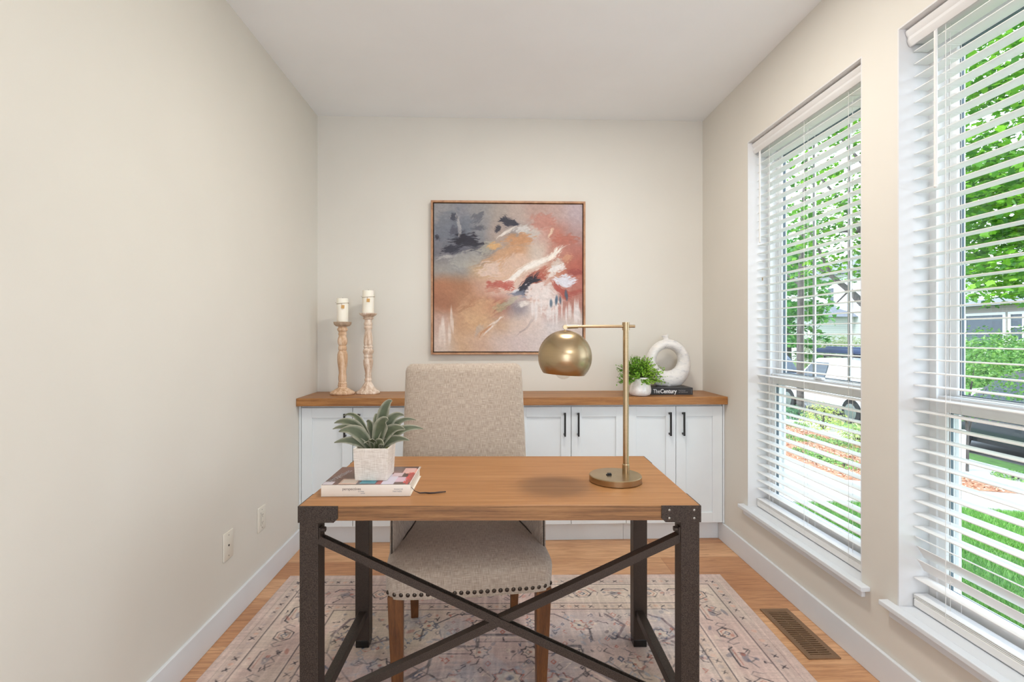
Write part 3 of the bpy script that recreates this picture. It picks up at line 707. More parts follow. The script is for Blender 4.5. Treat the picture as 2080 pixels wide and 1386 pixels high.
# ------------------------------------------------------------------ rug
def rug():
    W, Lr = 2.285, 3.05; rz = R(-1.4)
    far = Vector((.077, 2.722)); cy = far.y - Lr/2*math.cos(rz); cx = far.x + Lr/2*math.sin(rz)
    nx = 762
    ys = np.concatenate([np.linspace(-Lr/2, .32, 90, endpoint=False), np.linspace(.32, Lr/2, 402)]); ny = len(ys)
    xs = np.linspace(-W/2, W/2, nx); x, y = np.meshgrid(xs, ys)
    base = np.array([200, 176, 168], float)
    C = np.ones(x.shape+(3,))*base
    def blend(mask, c, al=1.0):
        nonlocal C
        m = np.clip(mask, 0, 1)[..., None]*al; C = C*(1-m)+np.array(c, float)*m
    big = fbm(x*3+5, y*3+5, 1, 4); blend(np.clip((big-.5)*5, 0, 1), (206, 196, 180), .6); blend(np.clip((.46-big)*5, 0, 1), (188, 164, 160), .6)
    sx = W/2-np.abs(x); sy = Lr/2-np.abs(y); d = np.minimum(sx, sy)      # distance from the edge
    field = d > .345
    fb2 = fbm(x*2+15, y*2+2, 8, 4)
    blend(field*np.clip((fb2-.5)*6, 0, 1), (198, 186, 164), .55); blend(field*np.clip((.42-fb2)*6, 0, 1), (176, 176, 180), .5)
    px = .0030
    def band(a, w_, c, al): blend(np.clip((w_/2+px*.6-np.abs(d-a))/px, 0, 1), c, al)
    blend((d < .04), (200, 178, 170), .7)
    blend((d > .05)*(d < .10), (186, 168, 160), .5); blend((d > .295)*(d < .34), (196, 176, 160), .5)
    for a in (.108, .290, .345): band(a, .004, (70, 64, 68), .85)
    band(.118, .003, (214, 200, 188), .6); band(.283, .003, (214, 200, 188), .6); band(.045, .003, (140, 124, 120), .5)
    DK = (60, 56, 62); NV = (82, 88, 108); RD = (172, 102, 88); CR = (222, 208, 190); GR = (120, 112, 112)
    def seg(p, q, w_=.004, c=DK, al=.85):
        x0, x1 = min(p[0], q[0])-w_-.01, max(p[0], q[0])+w_+.01; y0, y1 = min(p[1], q[1])-w_-.01, max(p[1], q[1])+w_+.01
        i0, i1 = np.searchsorted(xs, [x0, x1]); j0, j1 = np.searchsorted(ys, [y0, y1])
        if i1 <= i0 or j1 <= j0: return
        X = x[j0:j1, i0:i1]; Y = y[j0:j1, i0:i1]; dx, dy = q[0]-p[0], q[1]-p[1]; L2 = dx*dx+dy*dy+1e-12
        t = np.clip(((X-p[0])*dx+(Y-p[1])*dy)/L2, 0, 1); dist = np.hypot(X-p[0]-t*dx, Y-p[1]-t*dy)
        dist = dist + .0022*(vnoise(X*90, Y*90, 77)-.5)
        m = np.clip((w_*.62+px*.5-dist)/px, 0, 1)[..., None]*al*(.7+.6*vnoise(X*45+3, Y*45, 78))[..., None]
        C[j0:j1, i0:i1] = C[j0:j1, i0:i1]*(1-np.clip(m, 0, 1))+np.array(c, float)*np.clip(m, 0, 1)
    def poly(pts, w_=.004, c=DK, al=.85, closed=False):
        for i in range(len(pts)-(0 if closed else 1)): seg(pts[i], pts[(i+1) % len(pts)], w_, c, al)
    def fillell(cx_, cy_, rx, ry, c, al, an=0):
        i0, i1 = np.searchsorted(xs, [cx_-max(rx, ry)*1.3, cx_+max(rx, ry)*1.3]); j0, j1 = np.searchsorted(ys, [cy_-max(rx, ry)*1.3, cy_+max(rx, ry)*1.3])
        if i1 <= i0 or j1 <= j0: return
        X = x[j0:j1, i0:i1]-cx_; Y = y[j0:j1, i0:i1]-cy_; u = (X*math.cos(an)+Y*math.sin(an))/rx; v = (-X*math.sin(an)+Y*math.cos(an))/ry
        m = np.clip((1-np.hypot(u, v)+.5*(vnoise(X*60+9, Y*60+cx_*9, 90)-.5))*3, 0, 1)[..., None]*al
        C[j0:j1, i0:i1] = C[j0:j1, i0:i1]*(1-m)+np.array(c, float)*m
    def xf(pts, cx_, cy_, s_, an=0, fl=1): return [(cx_+s_*(fl*a*math.cos(an)-b_*math.sin(an)), cy_+s_*(fl*a*math.sin(an)+b_*math.cos(an))) for a, b_ in pts]
    rg = np.random.default_rng(21)
    # guard borders: little crosses and blush dabs
    def along(dist, step):
        out = []; hx, hy = W/2-dist, Lr/2-dist
        a = -hx
        while a < hx: out.append((a, hy, 0)); out.append((a, -hy, 0)); a += step
        a = -hy
        while a < hy: out.append((hx, a, math.pi/2)); out.append((-hx, a, math.pi/2)); a += step
        return out
    for dist in (.075, .318):
        for k, (a, b_, an) in enumerate(along(dist, .034)):
            if rg.random() < .12: continue
            if (k//2) % 2: fillell(a, b_, .013, .011, (206, 160, 140) if rg.random() < .6 else (168, 156, 156), .55)
            else:
                s_ = .009*rg.uniform(.8, 1.2); an2 = an+rg.uniform(-.2, .2)
                poly(xf([(-1, -1), (1, 1)], a, b_, s_, an2), .003, DK, .8); poly(xf([(-1, 1), (1, -1)], a, b_, s_, an2), .003, DK, .8); poly(xf([(-.3, 0), (.3, 0)], a, b_, s_, an2), .005, DK, .6)
    # main border: hexagon rosettes alternating with long cartouches and curls
    hexa = [(-1, 0), (-.5, .8), (.5, .8), (1, 0), (.5, -.8), (-.5, -.8)]
    for k, (a, b_, an) in enumerate(along(.198, .165)):
        if (k//2) % 2 == 0:
            fillell(a, b_, .040, .034, CR, .5); poly(xf(hexa, a, b_, .044, an), .0035, DK, .8, True); poly(xf(hexa, a, b_, .028, an), .003, RD, .6, True)
            poly(xf([(-.3, 0), (0, .3), (.3, 0), (0, -.3)], a, b_, .04, an), .004, NV, .7, True)
            for s1 in (-1, 1): poly(xf([(1*s1, 0), (1.5*s1, .6), (1.9*s1, .2), (1.6*s1, -.5)], a, b_, .042, an), .0035, GR, .8)
        else:
            ca = [(-1.4, .5), (-1.1, .9), (1.1, .9), (1.4, .5)]
            poly(xf(ca, a, b_, .048, an), .005, DK, .85); poly(xf([(-1.0, .6), (1.0, .6)], a, b_, .048, an), .003, RD, .6)
            poly(xf([(-1.3, -.5), (-.6, -.2), (-.2, -.8), (.3, -.3), (.9, -.8), (1.3, -.4)], a, b_, .048, an), .004, GR, .85)
            fillell(a, b_, .03, .018, NV, .45, an); fillell(a+.02*math.cos(an), b_+.02*math.sin(an), .012, .012, RD, .6)
        for q in range(5):
            ax = a+rg.uniform(-.07, .07); bx = b_+rg.uniform(-.06, .06); fillell(ax, bx, rg.uniform(.008, .03), rg.uniform(.005, .012), [GR, NV, RD, CR, (156, 140, 138)][rg.integers(5)], .45, rg.uniform(0, 3))
        for q in range(2):
            p0 = (a+rg.uniform(-.07, .07), b_+rg.uniform(-.05, .05)); pts = [p0]
            for _ in range(4): pts.append((pts[-1][0]+rg.uniform(-.022, .022), pts[-1][1]+rg.uniform(-.018, .018)))
            poly(pts, .003, DK, .7)
    # field: central stepped medallion, corner scrolls, scattered stylised flowers
    def sym(pts, **k):
        for fx_ in (1, -1):
            for fy_ in (1, -1): poly([(fx_*a, fy_*b_) for a, b_ in pts], **k)
    for off, w_, c, al in ((0, .012, (96, 92, 98), .7), (.02, .004, CR, .7), (.05, .004, DK, .6)):
        sym([(0, .98-off), (.12, .98-off), (.12, .90-off), (.30, .90-off), (.30, .78-off), (.42-off, .66), (.42-off, .52), (.56-off, .40), (.56-off, .2), (.66-off, .1), (.66-off, 0)], w_=w_, c=c, al=al)
    m_ = (np.abs(x) < .30)*(np.abs(y) > .60)*(np.abs(y) < .80); blend(m_*np.clip(fbm(x*20, y*60, 99, 3)*1.6-.4, 0, 1), (140, 134, 138), .55)
    m_ = (np.abs(x) < .14)*(np.abs(y) < .58); blend(m_*1.0, (206, 186, 170), .4)
    zig = [(.0+.05*k, .52+(.03 if k % 2 else 0)) for k in range(9)]; sym(zig, w_=.004, c=DK, al=.7)
    zig = [(.42+.018*k, .95+(.022 if k % 2 else -.005)) for k in range(16)]; sym(zig, w_=.0035, c=NV, al=.75)
    sym([(.0, .52), (.40, .80), (.52, .62), (.72, .86), (.74, 1.0)], w_=.005, c=GR, al=.7)
    sym([(.45, 1.14), (.52, 1.05), (.47, .96), (.60, .90), (.74, .98), (.70, 1.10), (.60, 1.16)], w_=.010, c=(112, 98, 104), al=.7)
    sym([(.62, .70), (.70, .78), (.66, .60), (.76, .52), (.74, .40)], w_=.006, c=NV, al=.7)
    sym([(0, 1.14), (.22, 1.14), (.36, 1.02), (.36, .94)], w_=.006, c=DK, al=.6)
    for (fx, fy, s_) in ((.20, .68, .055), (.0, .70, .06), (.50, .78, .045), (.66, .98, .04), (.33, 1.05, .04), (.12, 1.06, .035), (.10, .86, .04), (.72, .62, .035), (.55, .55, .05), (.25, .42, .05), (.60, .30, .05), (.36, .60, .04), (.76, .85, .03)):
        for ax in (1, -1):
            for ay in (1, -1):
                a, b_ = ax*fx+rg.uniform(-.01, .01), ay*fy
                c = [RD, NV, DK, GR][rg.integers(4)]; n = 8
                fillell(a, b_, s_*.8, s_*.7, CR, .5)
                pt = [(math.cos(2*math.pi*k/16)*(1 if k % 2 else .72), math.sin(2*math.pi*k/16)*(1 if k % 2 else .72)) for k in range(16)]
                poly(xf(pt, a, b_, s_), .004, c, .75, True); fillell(a, b_, s_*.22, s_*.22, RD if c != RD else NV, .8)
                poly(xf([(1.1, .2), (1.7, .9), (2.2, .6)], a, b_, s_, 0, ax), .0035, GR, .75); poly(xf([(0, -1.1), (.2, -1.8), (.8, -2.0)], a, b_, s_, 0, ax), .0035, DK, .6)
    for i in range(900):
        a = rg.uniform(-.78, .78); b_ = rg.uniform(.2, 1.16); c = [DK, NV, RD, GR, CR, (150, 160, 176)][rg.integers(6)]; k = rg.random()
        if k < .4: fillell(a, b_, rg.uniform(.006, .022), rg.uniform(.004, .012), c, .5, rg.uniform(0, 3))
        elif k < .75:
            pts = [(a, b_)]
            for _ in range(rg.integers(2, 6)): pts.append((pts[-1][0]+rg.choice([-1, 0, 1])*.014+rg.uniform(-.006, .006), pts[-1][1]+rg.choice([-1, 0, 1])*.014+rg.uniform(-.006, .006)))
            poly(pts, .003, c, .75)
        else:
            s_ = rg.uniform(.008, .018); poly(xf([(0, 1), (.7, 0), (0, -1), (-.7, 0)], a, b_, s_), .003, c, .75, True)
    for i in range(26):
        fillell(rg.uniform(-.75, .75), rg.uniform(.2, 1.15), rg.uniform(.05, .14), rg.uniform(.03, .08), [(206, 168, 152), (170, 176, 190), (206, 196, 172), (164, 150, 150)][rg.integers(4)], .32, rg.uniform(0, 3))
    # wear: streaks along the length fade the print
    st = fbm(x*70, y*7, 50, 3); wr = fbm(x*6, y*5, 55, 4)
    blend(np.clip((st-.52)*5, 0, 1)*np.clip(wr*1.8-.3, 0, 1), (206, 190, 180), .55)
    C *= (1+.16*(st-.5)+.10*(vnoise(x*260, y*260, 57)-.5)+.10*(fbm(x*9, y*120, 58, 2)-.5))[..., None]
    Cc = lincols(C).reshape(-1, 3)
    V = np.stack([x, y, np.full_like(x, .008)], -1).reshape(-1, 3)
    i_ = np.arange(nx*ny).reshape(ny, nx); F = np.stack([i_[:-1, :-1], i_[:-1, 1:], i_[1:, 1:], i_[1:, :-1]], -1).reshape(-1, 4)
    edge = np.concatenate([i_[0, :], i_[1:, -1], i_[-1, ::-1][1:], i_[::-1, 0][1:-1]]); V2 = V[edge].copy(); V2[:, 2] = .0005
    b0 = len(V); m = len(edge); e = np.arange(m); F2 = np.stack([edge[e], b0+e, b0+(e+1) % m, edge[(e+1) % m]], -1)
    o = raw_mesh('rug', np.vstack([V, V2]), np.vstack([F, F2]), vcol('rug_pile', .95, 0, .3, 500), None, np.vstack([Cc, Cc[edge]]))
    o.location = (cx, cy, 0); o.rotation_euler = (0, 0, rz)
    tag(o, 'faded vintage pink and grey patterned rug under the desk and chair', 'rug')
rug()

# ------------------------------------------------------------------ desk
RUGZ = .0082
def desk():
    rz = R(-1.6); root = empty('desk', (.034, 1.832, RUGZ), rz)
    tag(root, 'oak-topped writing desk on dark steel legs with a crossed front brace', 'desk')
    HX, HY = .595, .310; T1 = .776-RUGZ; T0 = T1-.046
    t = MB(); t.box(-HX, HX, -HY, HY, T0, T1, .0018, 2)
    o = t.build('tabletop', M_desk, root)
    # front and back edge banding, darker oak
    e = MB(); e.box(-HX+.0005, HX-.0005, -HY-.0012, -HY+.0005, T0+.001, T1-.0016).build('edge_band', M_desk_edge, root)
    S = .056
    for sx in (-1, 1):
        for sy in (-1, 1):
            x0, x1 = (sx*HX, sx*(HX-S)); xa, xb = min(x0, x1), max(x0, x1); y0, y1 = (sy*HY, sy*(HY-S)); ya, yb = min(y0, y1), max(y0, y1)
            lg = MB().box(xa, xb, ya, yb, .03, T0, .002, 2).build('leg', M_steel, root)
            MB().box(xa+.001, xb-.001, ya+.001, yb-.001, 0, .03, .002, 2).build('foot', M_foot, lg)
            k = MB(); w_ = .115; a0, a1 = min(sx*(HX+.003), sx*(HX-w_)), max(sx*(HX+.003), sx*(HX-w_))
            yf = sy*(HY+.0015); ch = .012; zb, zt = T0-.004, T1-.001
            out, inn = sx*(HX+.003), sx*(HX-w_)
            pl = [(out, zt), (inn, zt), (inn, zb+ch), (inn+sx*ch, zb), (out, zb)]
            k.prism(pl, yf, yf+sy*.003, 'y')
            k.prism([(sy*(HY+.0015), zt), (sy*(HY-w_), zt), (sy*(HY-w_), zb+ch), (sy*(HY-w_)+sy*ch, zb), (sy*(HY+.0015), zb)], sx*HX+sx*.0004, sx*(HX+.003), 'x')
            br = k.build('corner_bracket', M_steel, root)
            for q, xx in enumerate((HX-.018, HX-.092)):
                for zz in (T1-.014, T0+.008):
                    s = MB(); s.sph((sx*xx, yf+sy*.0035, zz), .0042, 10, 6, (1, .5, 1)); s.build('screw', M_screw if sx > 0 else M_steel, br, 60)
    # crossed front brace of flat-topped bars
    y = -HY+.014
    def bar(p, q, yy):
        p = Vector(p); q = Vector(q); d = q-p; L = d.length; an = math.atan2(d.z, d.x)
        M = Matrix.Translation((p+q)/2) @ Matrix.Rotation(-an, 4, 'Y')
        b_ = MB(); b_.box(-L/2, L/2, yy-.0145, yy-.011, -.0115, .0115, 0, M=M).box(-L/2, L/2, yy-.0112, yy+.014, -.0115, -.0085, 0, M=M).box(-L/2, L/2, yy+.0105, yy+.014, -.0115, .009, 0, M=M)
        return b_
    xi = HX-S-.0005
    for s_ in (1, -1):
        b_ = bar((-xi*s_, 0, T0-.056), (xi*s_, 0, .168), y+(.0 if s_ > 0 else .006)); bo = b_.build('cross_brace', M_steel, root)
        tb = MB(); sx = -s_
        tb.box(min(sx*xi, sx*(xi-.004)), max(sx*xi, sx*(xi-.004)), y-.010, y+.014, T0-.060, T0-.022)
        tb.cyl((sx*(xi-.003), y+.002, T0-.030), (sx*(xi-.016), y+.002, T0-.030), .008, n=6)
        tb.build('bolt', M_steel, bo)
    for sx in (-1, 1):
        c = sx*(HX-.030)
        MB().box(c-.016, c+.016, -HY+S-.0005, HY-S+.0005, .118, .150, .002, 1).build('side_stretcher', M_steel, root)
desk()

# ------------------------------------------------------------------ chair
def superell(hw, hd, n=48, p=5.0, fw=1.0):
    out = []
    for k in range(n):
        a = 2*math.pi*k/n; c, s = math.cos(a), math.sin(a); x = math.copysign(abs(c)**(2/p), c)*hw; y = math.copysign(abs(s)**(2/p), s)*hd
        out.append((x, y))
    return out
def chair():
    root = empty('upholstered_chair', (-.095, 2.055, RUGZ), R(5))
    tag(root, 'tall-backed beige linen chair with nailhead trim and brown wooden legs behind the desk', 'chair')
    dz = -RUGZ
    # seat cushion
    s = MB(); rows = []
    NL = 14
    n = 72
    for i in range(NL+1):
        t = i/NL
        if t <= .45: z = .385+(t/.45)*.075; f = 1.0-.012*(1-t/.45)
        else:
            a = (t-.45)/.55*math.pi/2; z = .46+.050*math.sin(a); f = math.cos(a)**.55 if i < NL else .0
        row = []
        for k in range(n):
            an = 2*math.pi*k/n; c, sn = math.cos(an), math.sin(an); p = 11
            x = math.copysign(abs(c)**(2/p), c)*(.297 if sn < 0 else .297); y = math.copysign(abs(sn)**(2/p), sn)*.285
            if y < 0: x *= 1.0
            else: x *= 1-.10*y/.285
            y2 = y-.010
            if t <= .45: fx, fy = x*f, y2*f
            else: fx, fy = x*f, y2*f
            zz = z+dz
            if t > .3: zz += .022*math.exp(-((fx/.2)**2+(fy/.2)**2))*(t-.3)/.7
            fy -= .010*(1-(fx/.297)**2) if y2 < 0 else 0
            row.append((fx, fy, zz))
        rows.append(row)
    V = s.grid(rows, True); s.bm.faces.new(V[0][::-1]); bmesh.ops.remove_doubles(s.bm, verts=s.bm.verts, dist=1e-5)
    s.build('seat', M_linen, root, 60)
    # backrest: rounded slab leaning backwards
    s = MB(); rows = []
    prof = []
    TT = [k/22*.93 for k in range(23)]+[.94, .952, .963, .972, .980, .987, .993, .997, 1.0]
    for t in TT:
        z = .42+(1.150-.42)*t
        hw = .284-.013*t
        cy = .235+.135*t**1.3; hd = .045-.012*t
        if t > .95: q = (t-.95)/.05; hw -= .032*(1-math.sqrt(max(0, 1-q*q))); hd *= math.sqrt(max(.10, 1-q*q*.9))
        rows.append([(x*1.0, cy+y-.020*(1-(x/.27)**2)*(1 if y < 0 else 0), z+dz) for x, y in superell(hw, hd, 56, 4.5)])
    V = s.grid(rows, True); s.bm.faces.new(V[0][::-1]); s.bm.faces.new(V[-1])
    s.build('backrest', M_linen, root, 55)
    # low side wings flaring forward to hug the seat
    for sx in (-1, 1):
        s = MB(); yy = [-.135, -.115, -.09, -.05, 0, .05, .10, .16, .22, .27]
        inn = [.278, .270, .262, .251, .238, .227, .218, .210, .206, .204]
        top = [.60, .632, .645, .655, .664, .672, .680, .690, .70, .71]
        A = []
        for y, xi, zt in zip(yy, inn, top):
            xo = .290-.012*max(0, y)/.27
            A.append([(sx*xo, y, .395+dz), (sx*(xo+.001), y, .50+dz), (sx*xo, y, zt-.012+dz), (sx*(xo-.006), y, zt+dz), (sx*(xi+.004), y, zt+dz), (sx*xi, y, zt-.010+dz), (sx*xi, y, .48+dz), (sx*(xi+.003), y, .395+dz)])
        V = s.grid(A, True); s.bm.faces.new(V[0][::-1]); s.bm.faces.new(V[-1])
        w_ = s.build('wing', M_linen, root, 50)
        pts = [(sx*.2835, -.1375, .45+.15*k/6+dz) for k in range(7)] + [(sx*(xo_), y-.001, z+.001+dz) for xo_, y, z in zip([.282]*9, yy[1:], top[1:])]
        MB().tube(pts, .0028, 6).build('piping', M_piping, w_)
        pts = [(sx*(xi-.003), y, .470+.006+.028*min(1, (y+.135)/.12)+dz) for y, xi in zip(yy[:8], inn[:8])]
        MB().tube(pts, .0026, 6).build('piping', M_piping, w_)
    # nailheads along the front and sides
    nl = 26
    for k in range(nl):
        x = -.281+.562*k/(nl-1); yf = (-.285*(1-abs(x/.2935)**11)**(1/11)-.010)*.989-.010*(1-(x/.297)**2)
        MB().sph((x, yf+.0015, .402+dz), .0082, 12, 7, (1, .6, 1)).build('nailhead', M_nail, root, 80)
    pts = []
    for k in range(41):
        x = -.286+.572*k/40; pts.append((x, (-.285*(1-abs(x/.2935)**11)**(1/11)-.010)*.989-.010*(1-(x/.297)**2)+.001, .387+dz))
    MB().tube(pts, .0022, 6).build('seam', M_linen, root)
    # legs
    for sx in (-1, 1):
        l = MB(); rows = []
        for z, h in ((.384, .0265), (.2, .0225), (0, .017)):
            cx = sx*(.257-(.385-z)*.02); cy = -.258
            rows.append([(cx-h, cy-h, z), (cx+h, cy-h, z), (cx+h, cy+h, z), (cx-h, cy+h, z)])
        V = l.grid(rows, True); l.bm.faces.new(V[0]); l.bm.faces.new(V[-1]); bmesh.ops.bevel(l.bm, geom=l.bm.edges[:], offset=.002, segments=1, affect='EDGES')
        l.build('leg', M_legwood, root)
        l = MB(); rows = []
        for z, h, y in ((.40, .024, .235), (.2, .020, .255), (0, .016, .30)):
            cx = sx*.226; rows.append([(cx-h, y-h, z), (cx+h, y-h, z), (cx+h, y+h, z), (cx-h, y+h, z)])
        V = l.grid(rows, True); l.bm.faces.new(V[0]); l.bm.faces.new(V[-1]); bmesh.ops.bevel(l.bm, geom=l.bm.edges[:], offset=.002, segments=1, affect='EDGES')
        l.build('leg', M_legwood, root)
chair()

# ------------------------------------------------------------------ lamp
def lamp():
    root = empty('table_lamp', (.430, 1.763, .7765)); tag(root, 'brass desk lamp with a globe shade on the right of the desk', 'lamp')
    Z = .7765
    MB().lathe([(0, 0), (.086, 0), (.0895, .002), (.0895, .020), (.0875, .0225), (0, .0228)], n=64).build('base', M_brass, root, 35)
    px_, py_ = .041, .016
    MB().cyl((px_, py_, .022), (px_, py_, .052), .0125, n=28).cyl((px_, py_, .052), (px_, py_, .056), .0125, .0105, n=28).build('collar', M_brass, root, 35)
    MB().cyl((px_, py_, .052), (px_, py_, 1.318-Z), .0100, n=28).build('pole', M_brass, root, 35)
    MB().cyl((px_, py_, 1.300-Z), (px_, py_, 1.3275-Z), .0125, n=28).build('arm_clamp', M_brass, root, 35)
    az = 1.3135-Z; ax0 = .2575-.430; ax1 = .503-.430
    MB().cyl((ax0+.040, py_, az-.001), (ax1, py_, az), .0050, n=16).cyl((ax0+.004, py_, az-.002), (ax0+.045, py_, az-.001), .0068, n=16).cyl((ax0, py_+.006, az-.003), (ax0, py_-.006, az-.003), .008, n=20).build('arm', M_brass, root, 35)
    MB().cyl((ax0, py_, az-.008), (ax0, py_, az-.024), .0035, n=10).build('shade_hook', M_brass, root, 40)
    # globe shade, cut open below, with wall thickness
    r = .0935; cz = 1.206-Z; pr = []
    for k in range(30):
        a = math.radians(-40+130*k/29); pr.append((max(0, r*math.cos(a)), r*math.sin(a)))
    inner = [(max(0, (r-.0015)*math.cos(math.radians(-40+130*k/29))), (r-.0015)*math.sin(math.radians(-40+130*k/29))) for k in range(29, -1, -1)]
    pr[-1] = (0, pr[-1][1]); inner[0] = (0, inner[0][1]); full = inner+pr
    M = Matrix.Translation((ax0-.001, py_, cz)) @ Matrix.Rotation(R(4), 4, 'Y')
    q = MB(); q.lathe(full, n=64, M=M); sh = q.build('lamp_shade', M_brass, root, 60)
    bm_ = glass_mat('bulb_glass', (.93, .92, .9), 1.5)
    MB().sph((ax0-.006, py_, 1.157-Z), .029, 28, 18).build('bulb', bm_, root, 180)
    MB().cyl((ax0-.003, py_, 1.185-Z), (ax0, py_, 1.27-Z), .015, n=16).build('socket', M_black, root, 40)
    k = MB(); k.cyl((-.024, -.006, .0225), (-.024, -.006, .0245), .010, n=20).box(-.030, -.016, -.010, -.003, .0245, .0295, .001, 2, M=None); k.build('switch', paint('black_switch', (26, 26, 26), .4), root, 40)
lamp()

# ------------------------------------------------------------------ desk book, planter
def desk_book():
    root = empty('book', (-.393, 1.618, .7765), R(-.6)); tag(root, 'thick cream-spined hardcover book under the square planter on the desk', 'book')
    W, D, Hh = .1395, .222, .036
    mcv = paint('cream_cover', (226, 216, 204), .4)
    c = MB(); c.box(-W, W, 0, D, 0, .003).box(-W, W, 0, D, Hh-.003, Hh).box(-W, W, -.001, .004, 0, Hh, .0015, 2); c.build('cover', mcv, root, 40)
    MB().box(-W+.003, W-.004, .004, D-.004, .003, Hh-.003).build('pages', M_pages, root)
    # printed photograph on the jacket: dark interior with lit squares
    n = 150; nyy = 110; s, t = np.meshgrid(np.linspace(0, 1, n), np.linspace(0, 1, nyy))
    C = np.ones(s.shape+(3,))*np.array([96, 66, 62], float); C *= (0.8+.5*fbm(s*6, t*6, 3))[..., None]
    def rect(a, b_, c_, d_, colr, al=.95, sk=0):
        nonlocal C
        ss = s-sk*(t-c_); m = ((ss > a)*(ss < b_)*(t > c_)*(t < d_))[..., None]*al; C = C*(1-m)+np.array(colr, float)*m
    rect(.0, .12, 0, .16, (196, 190, 200)); rect(.18, .42, .02, .30, (206, 176, 160)); rect(.20, .36, .08, .24, (220, 206, 194)); rect(.38, .62, .0, .26, (70, 66, 74)); rect(.41, .59, .05, .22, (60, 150, 168)); rect(.60, .66, .0, .3, (150, 70, 66))
    rect(.66, .80, 0, .55, (200, 196, 212)); rect(.72, .84, .42, .62, (206, 180, 186)); rect(.80, .92, .12, .38, (206, 176, 192)); rect(.86, .98, .58, .85, (222, 160, 146)); rect(.82, .96, .62, .9, (214, 172, 166)); rect(.70, .98, .93, 1, (70, 50, 52)); rect(.84, .95, .40, .55, (66, 44, 42)); rect(.93, 1.0, .1, .6, (170, 80, 74), .8)
    m = (np.abs(s-.93) < .03)*(t < .65)*(vnoise(s*40, t*40, 5) > .5); C[m.astype(bool)] = (200, 70, 70)
    rect(.985, 1, 0, 1, (224, 216, 210)); C = lincols(C)
    xs = -W+.0006+s*(2*W-.0012); ys = .003+t*(D-.004)
    V = np.stack([xs, ys, np.full_like(xs, Hh+.0003)], -1).reshape(-1, 3); i_ = np.arange(n*nyy).reshape(nyy, n)
    raw_mesh('jacket_print', V, np.stack([i_[:-1, :-1], i_[:-1, 1:], i_[1:, 1:], i_[1:, :-1]], -1).reshape(-1, 4), vcol('glossy_print', .25), root, C.reshape(-1, 3))
    text_mesh('spine_title', 'perspectives', .0125, M_darkink, root, Matrix.Translation((-.073, -.0014, .020)) @ UP, .0002, .0, .92)
    text_mesh('spine_title', 'on design', .005, M_grayink, root, Matrix.Translation((-.024, -.0014, .0145)) @ UP, .0002)
    text_mesh('spine_title', 'canada', .005, M_grayink, root, Matrix.Translation((-.016, -.0014, .0085)) @ UP, .0002)
    text_mesh('publisher_mark', 'PANACHE', .0068, M_grayink, root, Matrix.Translation((.088, -.0014, .020)) @ UP, .0002, 0, .9)
    text_mesh('publisher_mark', 'PARTNERS', .0068, M_grayink, root, Matrix.Translation((.084, -.0014, .013)) @ UP, .0002, 0, .9)
    text_mesh('jacket_title', 'perspectives', .036, M_grayink, root, Matrix.Translation((-.118, .030, Hh+.0004)) @ Matrix.Rotation(R(78), 4, 'Z'), .0001, 0, .8)
    MB().tube([(W-.004, .035, .018), (W+.010, .030, .006), (W+.026, .020, .0035), (W+.042, .026, .0025), (W+.058, .022, .0025), (W+.074, .024, .0028), (W+.090, .027, .0035), (W+.108, .028, .0045)], [.0008, .0012, .0022, .0024, .0026, .0026, .0024, .0020], 6).build('ribbon_bookmark', paint('dark_ribbon', (58, 44, 38), .6), root)
desk_book()

